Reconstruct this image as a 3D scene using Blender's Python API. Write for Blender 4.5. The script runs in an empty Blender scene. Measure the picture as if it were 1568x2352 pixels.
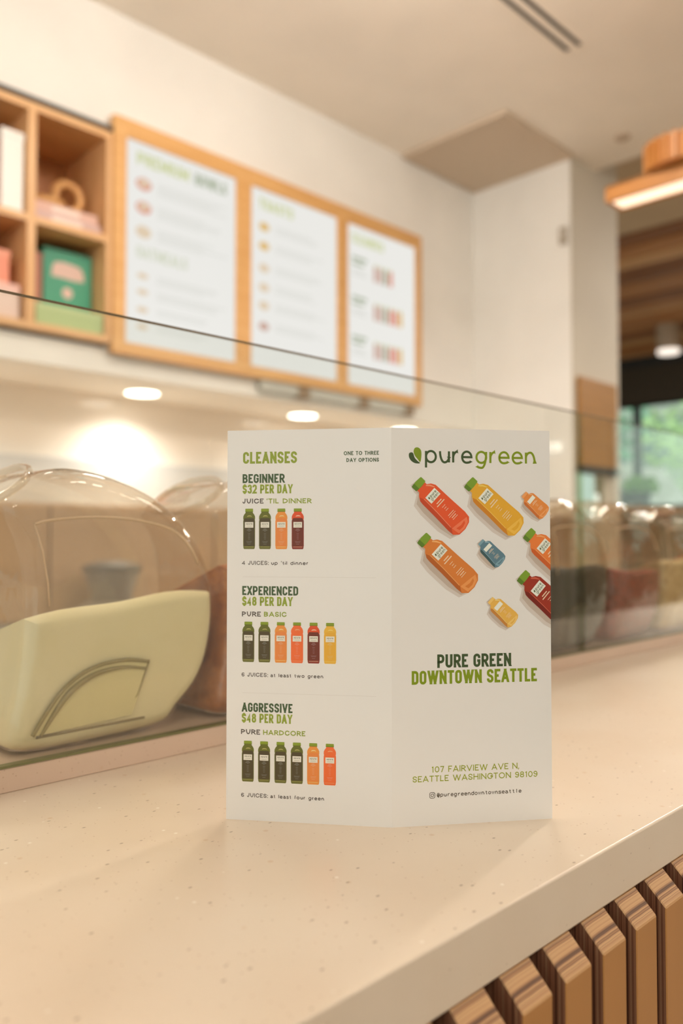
import bpy, bmesh, math, random
from mathutils import Vector, Matrix
random.seed(7)
SC = bpy.context.scene
COL = SC.collection

CT = 1.05                      # top of the stone counter
CAM = Vector((0, 0, CT + .1575))
CZ = CAM.z

# ------------------------------------------------------------------ camera
cd = bpy.data.cameras.new('camera'); cam = bpy.data.objects.new('camera', cd); COL.objects.link(cam)
th = math.atan(56 / 1880)
fwd = Vector((-math.cos(th) * .70710678, math.cos(th) * .70710678, math.sin(th)))
rgt = Vector((.70710678, .70710678, 0)); upv = rgt.cross(fwd)
cam.matrix_world = Matrix(((rgt.x, upv.x, -fwd.x, CAM.x), (rgt.y, upv.y, -fwd.y, CAM.y), (rgt.z, upv.z, -fwd.z, CAM.z), (0, 0, 0, 1)))
cd.sensor_fit = 'VERTICAL'; cd.sensor_height = 36; cd.sensor_width = 24
cd.lens = 1880 / 2352 * 36
cd.clip_start = .02; cd.clip_end = 200
cd.dof.use_dof = True; cd.dof.focus_distance = .451; cd.dof.aperture_fstop = 4.9
SC.camera = cam

# ------------------------------------------------------------------ world, exposure
w = bpy.data.worlds.new('sky'); SC.world = w; w.use_nodes = True
bg = w.node_tree.nodes['Background']; bg.inputs[0].default_value = (.86, .93, .88, 1); bg.inputs[1].default_value = 1.35
vs = SC.view_settings
vs.view_transform = 'Standard'; vs.look = 'None'; vs.gamma = 1; vs.use_curve_mapping = False; vs.exposure = 0.12
SC.display_settings.display_device = 'sRGB'
SC.cycles.max_bounces = 7; SC.cycles.transparent_max_bounces = 40; SC.cycles.diffuse_bounces = 4; SC.cycles.use_adaptive_sampling = True; SC.cycles.adaptive_threshold = .08
SC.cycles.use_denoising = True; SC.cycles.sample_clamp_indirect = 6; SC.cycles.caustics_reflective = False; SC.cycles.caustics_refractive = False
WARM = (1, .915, .83)

# ------------------------------------------------------------------ lamp settings (fixtures and added fill lights are built further down)
# x, y, power of the square ceiling lights added outside the frame as fill
FILL_CEILING_LIGHTS = [(.9, 3.0, 12), (2.6, 3.2, 14), (1.4, -1.6, 10)]
# x, y, z, emission of the globe pendants over the aisle and the customer side, added out of frame to brighten walls and ceiling
FILL_GLOBES = [(-1.15, .45, 2.60, 13), (-1.3, -.7, 2.55, 20), (-1.1, 1.45, 2.77, 41), (.9, -.6, 2.5, 15), (1.2, 1.4, 2.5, 20)]
DOWNLIGHT_Y = (.81, 1.615, 2.42, 3.1)
DOWNLIGHT_POWER = 18

# ------------------------------------------------------------------ helpers
def lin(c):
    return tuple(((x / 255) / 12.92 if x / 255 <= .04045 else ((x / 255 + .055) / 1.055) ** 2.4) for x in c)
MATS = {}
def mat(name, rgb=(200, 200, 200), rough=.5, metal=0, spec=.5, emit=None, estr=1, coat=0, raw=None):
    if name in MATS: return MATS[name]
    m = bpy.data.materials.new(name); m.use_nodes = True; p = m.node_tree.nodes['Principled BSDF']
    c = raw if raw else lin(rgb)
    p.inputs['Base Color'].default_value = (*c, 1); p.inputs['Roughness'].default_value = rough
    p.inputs['Metallic'].default_value = metal; p.inputs['Specular IOR Level'].default_value = spec
    p.inputs['Coat Weight'].default_value = coat
    if emit:
        p.inputs['Emission Color'].default_value = (*lin(emit), 1); p.inputs['Emission Strength'].default_value = estr
    MATS[name] = m; return m
def nodes(m): return m.node_tree.nodes, m.node_tree.links, m.node_tree.nodes['Principled BSDF']
def add(nt, typ, **kw):
    n = nt.nodes.new(typ)
    for k, v in kw.items(): setattr(n, k, v)
    return n
def ramp(nt, src, stops, interp='LINEAR'):
    r = nt.nodes.new('ShaderNodeValToRGB'); r.color_ramp.interpolation = interp
    while len(r.color_ramp.elements) > 1: r.color_ramp.elements.remove(r.color_ramp.elements[-1])
    for i, (p, c) in enumerate(stops):
        e = r.color_ramp.elements[0] if i == 0 else r.color_ramp.elements.new(p)
        e.position = p; e.color = (*c, 1)
    nt.links.new(src, r.inputs[0]); return r
def coords(nt, scale=(1, 1, 1), rot=(0, 0, 0)):
    tc = nt.nodes.new('ShaderNodeTexCoord'); mp = nt.nodes.new('ShaderNodeMapping')
    mp.inputs['Scale'].default_value = scale; mp.inputs['Rotation'].default_value = rot
    nt.links.new(tc.outputs['Object'], mp.inputs[0]); return mp.outputs[0]

def plaster(name, rgb, rough=.75):
    m = mat(name, rgb, rough); nt = m.node_tree; n, l, p = nodes(m)
    no = add(nt, 'ShaderNodeTexNoise'); no.inputs['Scale'].default_value = 3; l.new(coords(nt), no.inputs[0])
    c = lin(rgb); r = ramp(nt, no.outputs[0], [(.3, tuple(x * .96 for x in c)), (.7, tuple(min(1, x * 1.03) for x in c))])
    l.new(r.outputs[0], p.inputs['Base Color'])
    n2 = add(nt, 'ShaderNodeTexNoise'); n2.inputs['Scale'].default_value = 220; l.new(coords(nt), n2.inputs[0])
    b = add(nt, 'ShaderNodeBump'); b.inputs['Strength'].default_value = .05; b.inputs['Distance'].default_value = .002
    l.new(n2.outputs[0], b.inputs['Height']); l.new(b.outputs[0], p.inputs['Normal']); return m

def wood(name, dark, light, scale=(1, 1, 12), rough=.45, nscale=3):
    m = mat(name, light, rough); nt = m.node_tree; n, l, p = nodes(m)
    no = add(nt, 'ShaderNodeTexNoise'); no.inputs['Scale'].default_value = nscale; no.inputs['Detail'].default_value = 5
    l.new(coords(nt, scale), no.inputs[0])
    r = ramp(nt, no.outputs[0], [(.3, lin(dark)), (.7, lin(light))]); l.new(r.outputs[0], p.inputs['Base Color'])
    return m

def quartz(name, base, pale):
    m = mat(name, base, .28, spec=.5); nt = m.node_tree; n, l, p = nodes(m); co = coords(nt)
    no = add(nt, 'ShaderNodeTexNoise'); no.inputs['Scale'].default_value = 9; no.inputs['Detail'].default_value = 6; l.new(co, no.inputs[0])
    r0 = ramp(nt, no.outputs[0], [(.35, lin(base)), (.65, lin(pale))])
    def flecks(scale, rad, keep, col, prev, stretch=(1, 1, 1)):
        v = add(nt, 'ShaderNodeTexVoronoi'); v.inputs['Scale'].default_value = scale; l.new(coords(nt, stretch), v.inputs['Vector'])
        lt = add(nt, 'ShaderNodeMapRange'); lt.inputs[1].default_value = rad * 1.25; lt.inputs[2].default_value = rad * .6; l.new(v.outputs['Distance'], lt.inputs[0])
        sp = add(nt, 'ShaderNodeSeparateColor'); l.new(v.outputs['Color'], sp.inputs[0])
        gt = add(nt, 'ShaderNodeMath', operation='GREATER_THAN'); gt.inputs[1].default_value = 1 - keep; l.new(sp.outputs[0], gt.inputs[0])
        mu = add(nt, 'ShaderNodeMath', operation='MULTIPLY'); l.new(lt.outputs[0], mu.inputs[0]); l.new(gt.outputs[0], mu.inputs[1])
        m2 = add(nt, 'ShaderNodeMath', operation='MULTIPLY'); l.new(mu.outputs[0], m2.inputs[0]); m2.inputs[1].default_value = col[1]
        mx = add(nt, 'ShaderNodeMix', data_type='RGBA'); l.new(m2.outputs[0], mx.inputs[0]); l.new(prev, mx.inputs[6]); mx.inputs[7].default_value = (*lin(col[0]), 1)
        return mx.outputs[2]
    c = flecks(260, .17, .12, ((120, 88, 60), .65), r0.outputs[0], (1, .6, 1))
    c = flecks(420, .2, .12, ((160, 122, 88), .45), c)
    c = flecks(120, .12, .12, ((255, 250, 240), .6), c)
    c = flecks(90, .14, .10, ((205, 172, 135), .5), c)
    l.new(c, p.inputs['Base Color']); return m

def thin_glass(name, tint, rough=.015, bump=0, base=.045):
    m = bpy.data.materials.new(name); m.use_nodes = True; nt = m.node_tree; nt.nodes.clear()
    o = add(nt, 'ShaderNodeOutputMaterial'); mx = add(nt, 'ShaderNodeMixShader')
    t = add(nt, 'ShaderNodeBsdfTransparent'); t.inputs[0].default_value = (*tint, 1)
    g = add(nt, 'ShaderNodeBsdfGlossy'); g.inputs['Roughness'].default_value = rough; g.inputs[0].default_value = (1, 1, 1, 1)
    f = add(nt, 'ShaderNodeLayerWeight'); f.inputs[0].default_value = .5
    pw = add(nt, 'ShaderNodeMath', operation='POWER'); nt.links.new(f.outputs['Facing'], pw.inputs[0]); pw.inputs[1].default_value = 5
    ma = add(nt, 'ShaderNodeMath', operation='MULTIPLY_ADD'); nt.links.new(pw.outputs[0], ma.inputs[0]); ma.inputs[1].default_value = .95; ma.inputs[2].default_value = base
    nt.links.new(ma.outputs[0], mx.inputs[0]); nt.links.new(t.outputs[0], mx.inputs[1]); nt.links.new(g.outputs[0], mx.inputs[2]); nt.links.new(mx.outputs[0], o.inputs[0])
    if bump:
        no = add(nt, 'ShaderNodeTexNoise'); no.inputs['Scale'].default_value = 22; nt.links.new(coords(nt), no.inputs[0])
        b = add(nt, 'ShaderNodeBump'); b.inputs['Strength'].default_value = bump; b.inputs['Distance'].default_value = .01
        nt.links.new(no.outputs[0], b.inputs['Height']); nt.links.new(b.outputs[0], g.inputs['Normal']); nt.links.new(b.outputs[0], f.inputs['Normal'])
    MATS[name] = m; return m

def newobj(name, verts, faces, mats, parent=None, fm=None, smooth=False, origin=None):
    """one mesh object; verts are in the parent's local space (or world space at top level)"""
    me = bpy.data.meshes.new(name)
    if origin is not None:
        origin = Vector(origin); verts = [Vector(v) - origin for v in verts]
    me.from_pydata([tuple(v) for v in verts], [], faces)
    if not isinstance(mats, (list, tuple)): mats = [mats]
    for m in mats: me.materials.append(m)
    if fm: me.polygons.foreach_set('material_index', fm)
    if smooth: me.polygons.foreach_set('use_smooth', [True] * len(me.polygons))
    me.update()
    o = bpy.data.objects.new(name, me); COL.objects.link(o)
    if origin is not None: o.location = origin
    if parent: o.parent = parent
    return o
def boxdata(x0, x1, y0, y1, z0, z1):
    v = [(x0, y0, z0), (x1, y0, z0), (x1, y1, z0), (x0, y1, z0), (x0, y0, z1), (x1, y0, z1), (x1, y1, z1), (x0, y1, z1)]
    f = [(0, 3, 2, 1), (4, 5, 6, 7), (0, 1, 5, 4), (1, 2, 6, 5), (2, 3, 7, 6), (3, 0, 4, 7)]
    return v, f
def box(name, b, m, parent=None, bevel=0, seg=2, rot=None):
    cx, cy, cz = (b[0] + b[1]) / 2, (b[2] + b[3]) / 2, (b[4] + b[5]) / 2
    v, f = boxdata(b[0] - cx, b[1] - cx, b[2] - cy, b[3] - cy, b[4] - cz, b[5] - cz)
    o = newobj(name, v, f, m, parent); o.location = (cx, cy, cz)
    if rot: o.rotation_euler = rot
    if bevel:
        md = o.modifiers.new('bevel', 'BEVEL'); md.width = bevel; md.segments = seg; md.limit_method = 'ANGLE'
        for p in o.data.polygons: p.use_smooth = True
        try: o.data.set_sharp_from_angle(angle=math.radians(40))
        except Exception: pass
    return o
def multibox(name, boxes, m, parent=None):
    V, F = [], []
    for b in boxes:
        v, f = boxdata(*b); k = len(V); V += v; F += [tuple(i + k for i in q) for q in f]
    return newobj(name, V, F, m, parent)
def empty(name, loc, rz=0):
    o = bpy.data.objects.new(name, None); COL.objects.link(o); o.location = loc; o.rotation_euler = (0, 0, rz); o.empty_display_size = .05; return o
def tag(o, label, cat, group=None, kind=None):
    if label: o['label'] = label
    if cat: o['category'] = cat
    if group: o['group'] = group
    if kind: o['kind'] = kind
    return o
def struct(o): o['kind'] = 'structure'; return o
def lathe(name, prof, m, parent=None, n=32, loc=(0, 0, 0), fm=None, rot=None):
    V, F = [], []
    for (r, z) in prof:
        for i in range(n): a = 2 * math.pi * i / n; V.append((r * math.cos(a), r * math.sin(a), z))
    FM = []
    for j in range(len(prof) - 1):
        for i in range(n):
            a, b = j * n + i, j * n + (i + 1) % n; F.append((a, b, b + n, a + n)); FM.append(fm[j] if fm else 0)
    F.append(tuple(reversed(range(n)))); FM.append(fm[0] if fm else 0)
    F.append(tuple(range((len(prof) - 1) * n, len(prof) * n))); FM.append(fm[-1] if fm else 0)
    o = newobj(name, V, F, m, parent, fm=FM, smooth=True); o.location = loc
    try: o.data.set_sharp_from_angle(angle=math.radians(50))
    except Exception: pass
    if rot: o.rotation_euler = rot
    return o
def tube(name, pts, r, m, parent=None, closed=False, n=10):
    V, F = [], []; N = len(pts); pts = [Vector(p) for p in pts]
    ref = None
    for i, p in enumerate(pts):
        a = pts[(i - 1) % N] if (closed or i > 0) else p; b = pts[(i + 1) % N] if (closed or i < N - 1) else p
        t = (b - a).normalized()
        if ref is None: ref = t.orthogonal().normalized()
        u = (ref - t * ref.dot(t)).normalized(); ref = u; v = t.cross(u)
        rr = r[i] if isinstance(r, (list, tuple)) else r
        for k in range(n): q = 2 * math.pi * k / n; V.append(p + (u * math.cos(q) + v * math.sin(q)) * rr)
    for i in range(N if closed else N - 1):
        for k in range(n):
            a = i * n + k; b = i * n + (k + 1) % n; c = ((i + 1) % N) * n
            F.append((a, b, c + (k + 1) % n, c + k))
    if not closed: F.append(tuple(reversed(range(n)))); F.append(tuple(range((N - 1) * n, N * n)))
    return newobj(name, V, F, m, parent, smooth=True)
def area_lamp(name, loc, size, power, col=WARM, rot=(0, 0, 0), parent=None, spread=180):
    l = bpy.data.lights.new(name, 'AREA'); l.shape = 'SQUARE'; l.size = size; l.energy = power; l.color = col; l.spread = math.radians(spread)
    o = bpy.data.objects.new(name, l); COL.objects.link(o); o.location = loc; o.rotation_euler = rot
    if parent: o.parent = parent
    return o

# ------------------------------------------------------------------ materials
M_WALL = plaster('wall_paint', (242, 239, 233)); M_CEIL = plaster('ceiling_paint', (244, 234, 220))
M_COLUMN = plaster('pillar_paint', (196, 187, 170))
M_SHADE = plaster('far_ceiling_shaded', (196, 172, 142))  # darkened to carry the shade of the far ceiling
M_SPLASH = mat('backsplash_laminate', (248, 238, 226), .12, spec=.5)
M_SPLASHW = mat('backsplash_white', (196, 196, 194), .3)
M_STONE = quartz('speckled_quartz', (224, 207, 186), (229, 215, 197))
M_STONE2 = quartz('blush_quartz', (208, 184, 164), (212, 190, 171))
M_FLOOR = plaster('concrete_floor', (150, 138, 122), .4)
M_OAK = wood('light_oak', (216, 162, 98), (228, 180, 118), (1, 1, 8))
M_SHELF = wood('shelf_oak', (216, 166, 112), (232, 188, 138), (6, 1, 1))
M_DARK = mat('black_metal', (38, 33, 28), .4)
M_BLACK = mat('recess_black', (14, 12, 10), .8)
M_WINF = mat('window_frame', (22, 22, 18), .5)
M_BLIND = mat('roller_blind', (58, 50, 38), .8)
M_WHITE = mat('white_enamel', (240, 238, 232), .4)
M_GREY = mat('brushed_grey', (190, 190, 182), .4, metal=.2)
M_PANE = thin_glass('pane_glass', (.965, .975, .955), .01)
M_PANEEND = thin_glass('pane_end_glass', (.68, .72, .58), .05)
M_WINGLASS = thin_glass('window_glass', (.9, .97, .93), .01)
M_JAR = thin_glass('jar_glass', (.90, .86, .80), .03, bump=.3, base=.06)
M_EDGE = mat('glass_edge', (74, 72, 40), .25)
M_LED = mat('led_diffuser', (255, 238, 214), .5, emit=(255, 232, 202), estr=1.15)
M_DOWN = mat('downlight_lens', (255, 250, 240), .5, emit=(255, 250, 240), estr=6)

# ------------------------------------------------------------------ the room shell
CH = CZ + 1.76                     # ceiling of the shop
CH2 = CZ + 2.01                    # higher ceiling beyond
XW, XS, YE, XP = -2.44, -2.83, 3.39, -1.89
SOF = CZ + .536
YF = 8.7
SO0, SO1, SZ0, SZ1 = .55, 1.345, CZ + .62, CZ + 1.345
struct(box('floor', (-6, 4.2, -3.2, 9, -.1, 0), M_FLOOR))
struct(box('ceiling', (-3.1, 4.2, -3.2, 3.62, CH, CH + .28), M_CEIL))
lw = struct(box('wall_left', (XW - .6, XW, -3.2, SO0, SOF, CH), M_WALL))
multi = [(XW - .6, XW, SO0, SO1, SZ1, CH), (XW - .6, XW, SO0, SO1, SOF, SZ0), (XW - .6, XW, SO1, YE, SOF, CH), (XW - .6, XW - .30, SO0, SO1, SZ0, SZ1)]
struct(multibox('wall_left_over_counter', multi, M_WALL))
struct(box('wall_splashback', (XS - .1, XS, -3.2, YE, 0, SOF), M_SPLASH))
struct(box('trim_splashback', (XS, XS + .03, -1.4, YE - .01, .93, CZ + .285), M_SPLASHW, bevel=.003))
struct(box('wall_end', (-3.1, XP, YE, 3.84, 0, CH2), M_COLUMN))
struct(box('wall_end_face', (-2.9, XP - .004, YE - .006, YE, 0, CH - .001), M_WALL))
struct(box('trim_end_wainscot', (-2.43, XP - .005, YE - .03, YE - .006, 0, CZ + .10), wood('wainscot', (142, 112, 80), (154, 124, 90), (1, 1, 4))))
struct(box('wall_right', (4.2, 4.3, -3.2, 9, 0, CH2), M_WALL))
# storefront behind the photographer: two posts and a lintel, daylight comes in between
struct(multibox('wall_back', [(-3.1, -2.6, -3.3, -3.2, 0, CH), (-2.6, 4.2, -3.3, -3.2, 0, .35), (-2.6, 4.2, -3.3, -3.2, CH - .25, CH), (.7, .82, -3.3, -3.2, .35, CH - .25), (4.08, 4.2, -3.3, -3.2, .35, CH - .25)], M_WALL))
struct(box('wall_far_left', (-6.1, -6, 3.84, 9, 0, CH2), M_WALL))
# far ceiling: shade painted into its colour, then boards
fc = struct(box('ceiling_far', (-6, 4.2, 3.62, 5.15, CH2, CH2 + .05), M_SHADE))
fd = struct(box('ceiling_boards', (-6, 4.2, 5.15, 9, CH2 + .03, CH2 + .08), M_BLACK))
WB = [wood('ceiling_board_%s' % k, a, b, (1, 8, 1)) for k, a, b in (('walnut', (124, 74, 40), (150, 96, 54)), ('tan', (200, 150, 100), (214, 166, 116)), ('oak', (170, 112, 64), (190, 132, 78)))]
ord_ = [0, 2, 1, 0, 0, 2, 2, 0, 2, 1, 2, 2, 2, 0, 1, 2, 2, 1]
y = 5.17; k = 0
c0 = Vector(fd.location)
while y < YF - .02:
    wd = .185
    dz = (0, .012, .02)[k % 3]
    o = box('ceiling_board', (-6 - c0.x, 4.2 - c0.x, y - c0.y, y + wd - c0.y, CH2 - .01 - dz - c0.z, CH2 + .03 - c0.z), WB[ord_[k % len(ord_)]], fd)
    y += wd + .012; k += 1
# far window wall
struct(multibox('wall_far', [(-6, -5.6, YF, YF + .12, 0, CH2), (-5.6, 4.2, YF, YF + .12, 0, CZ + .30), (3.4, 4.2, YF, YF + .12, CZ + .30, CH2)], mat('taupe_wall', (150, 134, 108), .8)))
hdr = struct(box('trim_window_header', (-5.6, 3.4, YF, YF + .12, CZ + 1.62, CH2 + .03), M_WINF))
bl = tag(box('roller_blind', (-5.6, 3.4, YF - .03, YF - .01, CZ + 1.44, CZ + 1.86), M_BLIND), 'dark brown roller blind drawn a little way down over the far window', 'blind')
tube('hem_bar', [(-4.5, 0, -.21), (4.5, 0, -.21)], .018, M_WINF, bl)
wn = struct(box('window_1', (-5.6, 3.4, YF + .05, YF + .058, CZ + .30, CZ + 1.62), M_WINGLASS))
wc = Vector(wn.location)
for i in range(7):
    x = -5.6 + i * 1.5
    box('window_mullion', (x - .03 - wc.x, x + .03 - wc.x, -.04, .06, CZ + .30 - wc.z, CZ + 1.62 - wc.z), M_WINF, wn)
box('window_transom', (-5.6 - wc.x, 3.4 - wc.x, -.04, .06, CZ + .30 - wc.z, CZ + .34 - wc.z), M_WINF, wn)

# ------------------------------------------------------------------ outside
struct(box('ground_outside', (-30, 20, 9, 45, -.3, -.2), plaster('pavement', (150, 150, 142))))
M_BUILD = plaster('pale_facade', (196, 198, 190)); M_BWIN = mat('building_glass', (96, 120, 122), .2)
bd = empty('office_building', (-12, 34, -.2)); tag(bd, 'pale building with rows of windows across the street beyond the trees', 'building')
box('facade', (-14, 16, 0, 6, 0, 11), M_BUILD, bd)
for r_ in range(3):
    for c_ in range(12):
        box('window', (-13.2 + c_ * 2.4, -11.6 + c_ * 2.4, -.06, .02, 1.2 + r_ * 3.2, 3.2 + r_ * 3.2), M_BWIN, bd)
def foliage(name, c, r, n, m, parent, leaf=.16):
    V, F = [], []
    for i in range(n):
        d = Vector((random.gauss(0, 1), random.gauss(0, 1), random.gauss(0, 1))).normalized() * random.random() ** .4
        p = Vector((c[0] + d.x * r[0], c[1] + d.y * r[1], c[2] + d.z * r[2]))
        a = Vector((random.gauss(0, 1), random.gauss(0, 1), random.gauss(0, .6))).normalized(); b = a.orthogonal().normalized()
        s = leaf * random.uniform(.6, 1.3); k = len(V)
        V += [p - a * s, p + b * s * .5, p + a * s, p - b * s * .5]; F.append((k, k + 1, k + 2, k + 3))
    o = newobj(name, V, F, m, parent); o['kind'] = 'stuff'; return o
M_LEAF = [mat('leaf_%d' % i, c, .6) for i, c in enumerate(((178, 216, 160), (200, 226, 158), (156, 206, 176)))]
M_BARK = mat('bark', (84, 70, 54), .9)
trees = [(-8.3, 15.0, 4.6, 1.4, 2, 'teal-green leafy street tree right behind the shop pillar'),
         (-7.6, 19.5, 4.4, 1.5, 1, 'yellow-green street tree in the middle of the far window'),
         (-4.6, 14.5, 5.2, 1.2, 0, 'mid-green street tree at the right end of the far window')]
for i, (x, y, h, r, mi, lb) in enumerate(trees):
    t = empty('street_tree', (x, y, -.2)); tag(t, lb, 'tree')
    tube('trunk', [(0, 0, 0), (.05, 0, h * .4), (0, .05, h * .8)], [.14, .11, .05], M_BARK, t)
    foliage('foliage', (0, 0, h * .8), (r, r, r * .8), 420, M_LEAF[mi], t)
def car(loc, rz, col, label, van=False):
    t = empty('van' if van else 'car', loc, rz); tag(t, label, 'van' if van else 'car')
    m = mat('car_paint_' + col[0], col[1], .25)
    if van: prof = [(-2.5, .35), (-2.5, 2.3), (-2.3, 2.48), (1.2, 2.5), (1.8, 1.75), (2.5, 1.5), (2.5, .35)]
    else: prof = [(-2.2, .3), (-2.2, .85), (-1.4, .95), (-.8, 1.42), (.9, 1.46), (1.6, .98), (2.2, .9), (2.2, .3)]
    V = [(x, yy, z) for yy in (-.85, .85) for x, z in prof]; n = len(prof)
    F = [tuple(range(n)), tuple(reversed(range(n, 2 * n)))] + [(i, i + n, (i + 1) % n + n, (i + 1) % n) for i in range(n)]
    newobj('body', V, F, m, t)
    wv = [(-2.2, 1.85), (-2.2, 2.25), (1.1, 2.3), (1.55, 1.85)] if van else [(-1.25, 1), (-.75, 1.36), (.85, 1.4), (1.35, 1)]
    V = [(x, yy, z) for yy in (-.87, .87) for x, z in wv]
    newobj('side_glass', V, [(0, 1, 2, 3), (7, 6, 5, 4), (0, 4, 5, 1), (1, 5, 6, 2), (2, 6, 7, 3), (3, 7, 4, 0)], M_WINF, t)
    for x in (-1.4, 1.4):
        for yy in (-.8, .8):
            lathe('wheel', [(.31, -.1), (.33, -.06), (.33, .06), (.31, .1)], M_DARK, t, 20, (x, yy, .31), rot=(math.pi / 2, 0, 0))
    return t
car((-6.9, 12.3, -.2), 0, ('silver', (190, 178, 172)), 'pale grey van parked outside the far window', True)
car((-8.2, 20.5, -.2), 0, ('dark', (52, 54, 50)), 'dark car further off under the street trees')
pl = empty('potted_plant', (-4.02, YF - .16, CZ + .30)); tag(pl, 'small dark pot with bright green leaves on the far window ledge', 'plant')
lathe('pot', [(.13, 0), (.16, .17), (.15, .17)], M_DARK, pl, 24)
foliage('leaves', (.06, 0, .24), (.2, .12, .1), 220, mat('leaf_bright', (140, 200, 96), .6), pl, .05)
struct(box('trim_window_ledge', (-5.6, 3.4, YF - .32, YF, CZ + .26, CZ + .2995), mat('ledge_wood', (120, 100, 74), .6)))

# ------------------------------------------------------------------ fill lights added out of frame, shaped as fixtures
for i, (x, y, pw) in enumerate(FILL_CEILING_LIGHTS):
    t = empty('ceiling_light', (x, y, CH)); tag(t, ('added square recessed ceiling light between the pendant and the boards', 'added square recessed ceiling light by the right wall', 'added square recessed ceiling light near the storefront')[i], 'ceiling light', 'added square ceiling lights')  # unseen fill light added out of frame
    multibox('frame', [(-.33, .33, -.33, -.3, -.02, 0), (-.33, .33, .3, .33, -.02, 0), (-.33, -.3, -.3, .3, -.02, 0), (.3, .33, -.3, .3, -.02, 0)], M_WHITE, t)
    box('diffuser', (-.3, .3, -.3, .3, -.012, -.004), M_LED, t)
    area_lamp('lamp', (0, 0, -.03), .56, pw, parent=t)
for i, (x, y, z, e) in enumerate(FILL_GLOBES):
    t = empty('fill_globe', (x, y, z)); tag(t, 'added white glass globe pendant ' + ('hanging over the aisle near the wall shelf', 'hanging over the aisle, nearest the storefront', 'hanging over the aisle before the menu board', 'hanging behind the photographer', 'hanging over the customer side')[i], 'pendant lamp', 'added globe pendants')
    lathe('globe', [(.13 * math.sin(math.pi * k_ / 12) + .001, -.13 * math.cos(math.pi * k_ / 12)) for k_ in range(13)], mat('fill_globe_glow_%d' % e, (255, 240, 220), .5, emit=(255, 245, 234), estr=e), t, 24)
    tube('cord', [(0, 0, .13), (0, 0, CH - z)], .003, M_DARK, t, n=6)
for n_, (x, y, pw) in enumerate(((-1.2, 5.6, 85), (1.8, 6.8, 60))):  # unseen lights added to lift the far ceiling and boards
    t = empty('ceiling_light', (x, y, CH2 - .05)); tag(t, 'added square light on the far board ceiling, ' + ('near the shop pillar', 'by the right wall')[n_], 'ceiling light', 'added square lights of the far ceiling')  # unseen added light
    box('diffuser', (-.2, .2, -.2, .2, -.03, 0), M_LED, t); area_lamp('lamp', (0, 0, -.05), .38, pw, parent=t)

# ------------------------------------------------------------------ service counter
ctr = empty('service_counter', (0, 0, 0)); tag(ctr, 'long counter with speckled cream stone top and vertical wooden slats in front', 'counter')
YA, YB = -1.0, 2.3
box('worktop', (-.86, -.2005, YA, YB, CT - .028, CT), M_STONE, ctr, bevel=.0011)
box('raised_step', (-.86, -.5035, YA, YB, CT, CT + .0154), M_STONE2, ctr, bevel=.0008)
box('body', (-.84, -.252, YA + .02, YB - .02, 0, CT - .0285), M_BLACK, ctr)
# slats: plywood edge grain on sides and chamfer, plain veneer on the front
def ply(name, stops, rough=.5):
    m = mat(name, (150, 100, 60), rough); nt = m.node_tree; n, l, p = nodes(m)
    tc = add(nt, 'ShaderNodeTexCoord'); sp = add(nt, 'ShaderNodeSeparateXYZ'); l.new(tc.outputs['Object'], sp.inputs[0])
    no = add(nt, 'ShaderNodeTexNoise'); no.inputs['Scale'].default_value = 30; l.new(coords(nt, (1, 1, .15)), no.inputs[0])
    a = add(nt, 'ShaderNodeMath', operation='MULTIPLY_ADD'); a.inputs[1].default_value = .0016; l.new(no.outputs[0], a.inputs[0]); l.new(sp.outputs[0], a.inputs[2])
    cb = add(nt, 'ShaderNodeCombineXYZ'); l.new(a.outputs[0], cb.inputs[0])
    m2 = add(nt, 'ShaderNodeMapping'); m2.inputs['Scale'].default_value = (420, 0, 0); l.new(cb.outputs[0], m2.inputs[0])
    n2 = add(nt, 'ShaderNodeTexNoise'); n2.inputs['Scale'].default_value = 1; n2.inputs['Detail'].default_value = 3; l.new(m2.outputs[0], n2.inputs[0])
    r = ramp(nt, n2.outputs[0], stops); l.new(r.outputs[0], p.inputs['Base Color']); return m
M_PLY = ply('plywood_edge', [(.36, lin((92, 58, 34))), (.44, lin((176, 128, 84))), (.52, lin((214, 170, 120))), (.58, lin((128, 84, 52))), (.66, lin((190, 142, 94)))])
M_PLYS = ply('plywood_side', [(.38, lin((84, 48, 30))), (.47, lin((156, 108, 80))), (.53, lin((100, 58, 38))), (.6, lin((176, 132, 100))), (.68, lin((90, 52, 34)))])
M_VEN = wood('slat_veneer', (176, 124, 68), (190, 136, 78), (1, 2, .6), .42, 8)
zt, zc = CT - .0290, CT - .0405
XF = -.1905
prof = [(-.251, .02), (-.251, zt), (-.2022, zt), (XF, zc), (XF, .02)]
def slat_mesh():
    n = len(prof); cx = -.22; cz = .5; hw = .0115
    V = [(x - cx, yy, z - cz) for yy in (-hw, hw) for x, z in prof]
    F = [tuple(range(n)), tuple(reversed(range(n, 2 * n)))] + [(i, i + n, (i + 1) % n + n, (i + 1) % n) for i in range(n)]
    FM = [1, 1, 0, 0, 0, 2, 0]
    o = newobj('slat', V, F, [M_PLY, M_PLYS, M_VEN], ctr, fm=FM)
    md = o.modifiers.new('bevel', 'BEVEL'); md.width = .0006; md.segments = 1
    o.location = (cx, 0, cz); return o
s0 = slat_mesh(); k = 0
PITCH = .0345; YS = .3431
i0 = int((YA + .04 - YS) / PITCH)
while YS + (i0 + k) * PITCH < YB - .03:
    o = s0 if k == 0 else s0.copy()
    if k: COL.objects.link(o)
    o.location = (-.22, YS + (i0 + k) * PITCH, .5); k += 1

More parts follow.
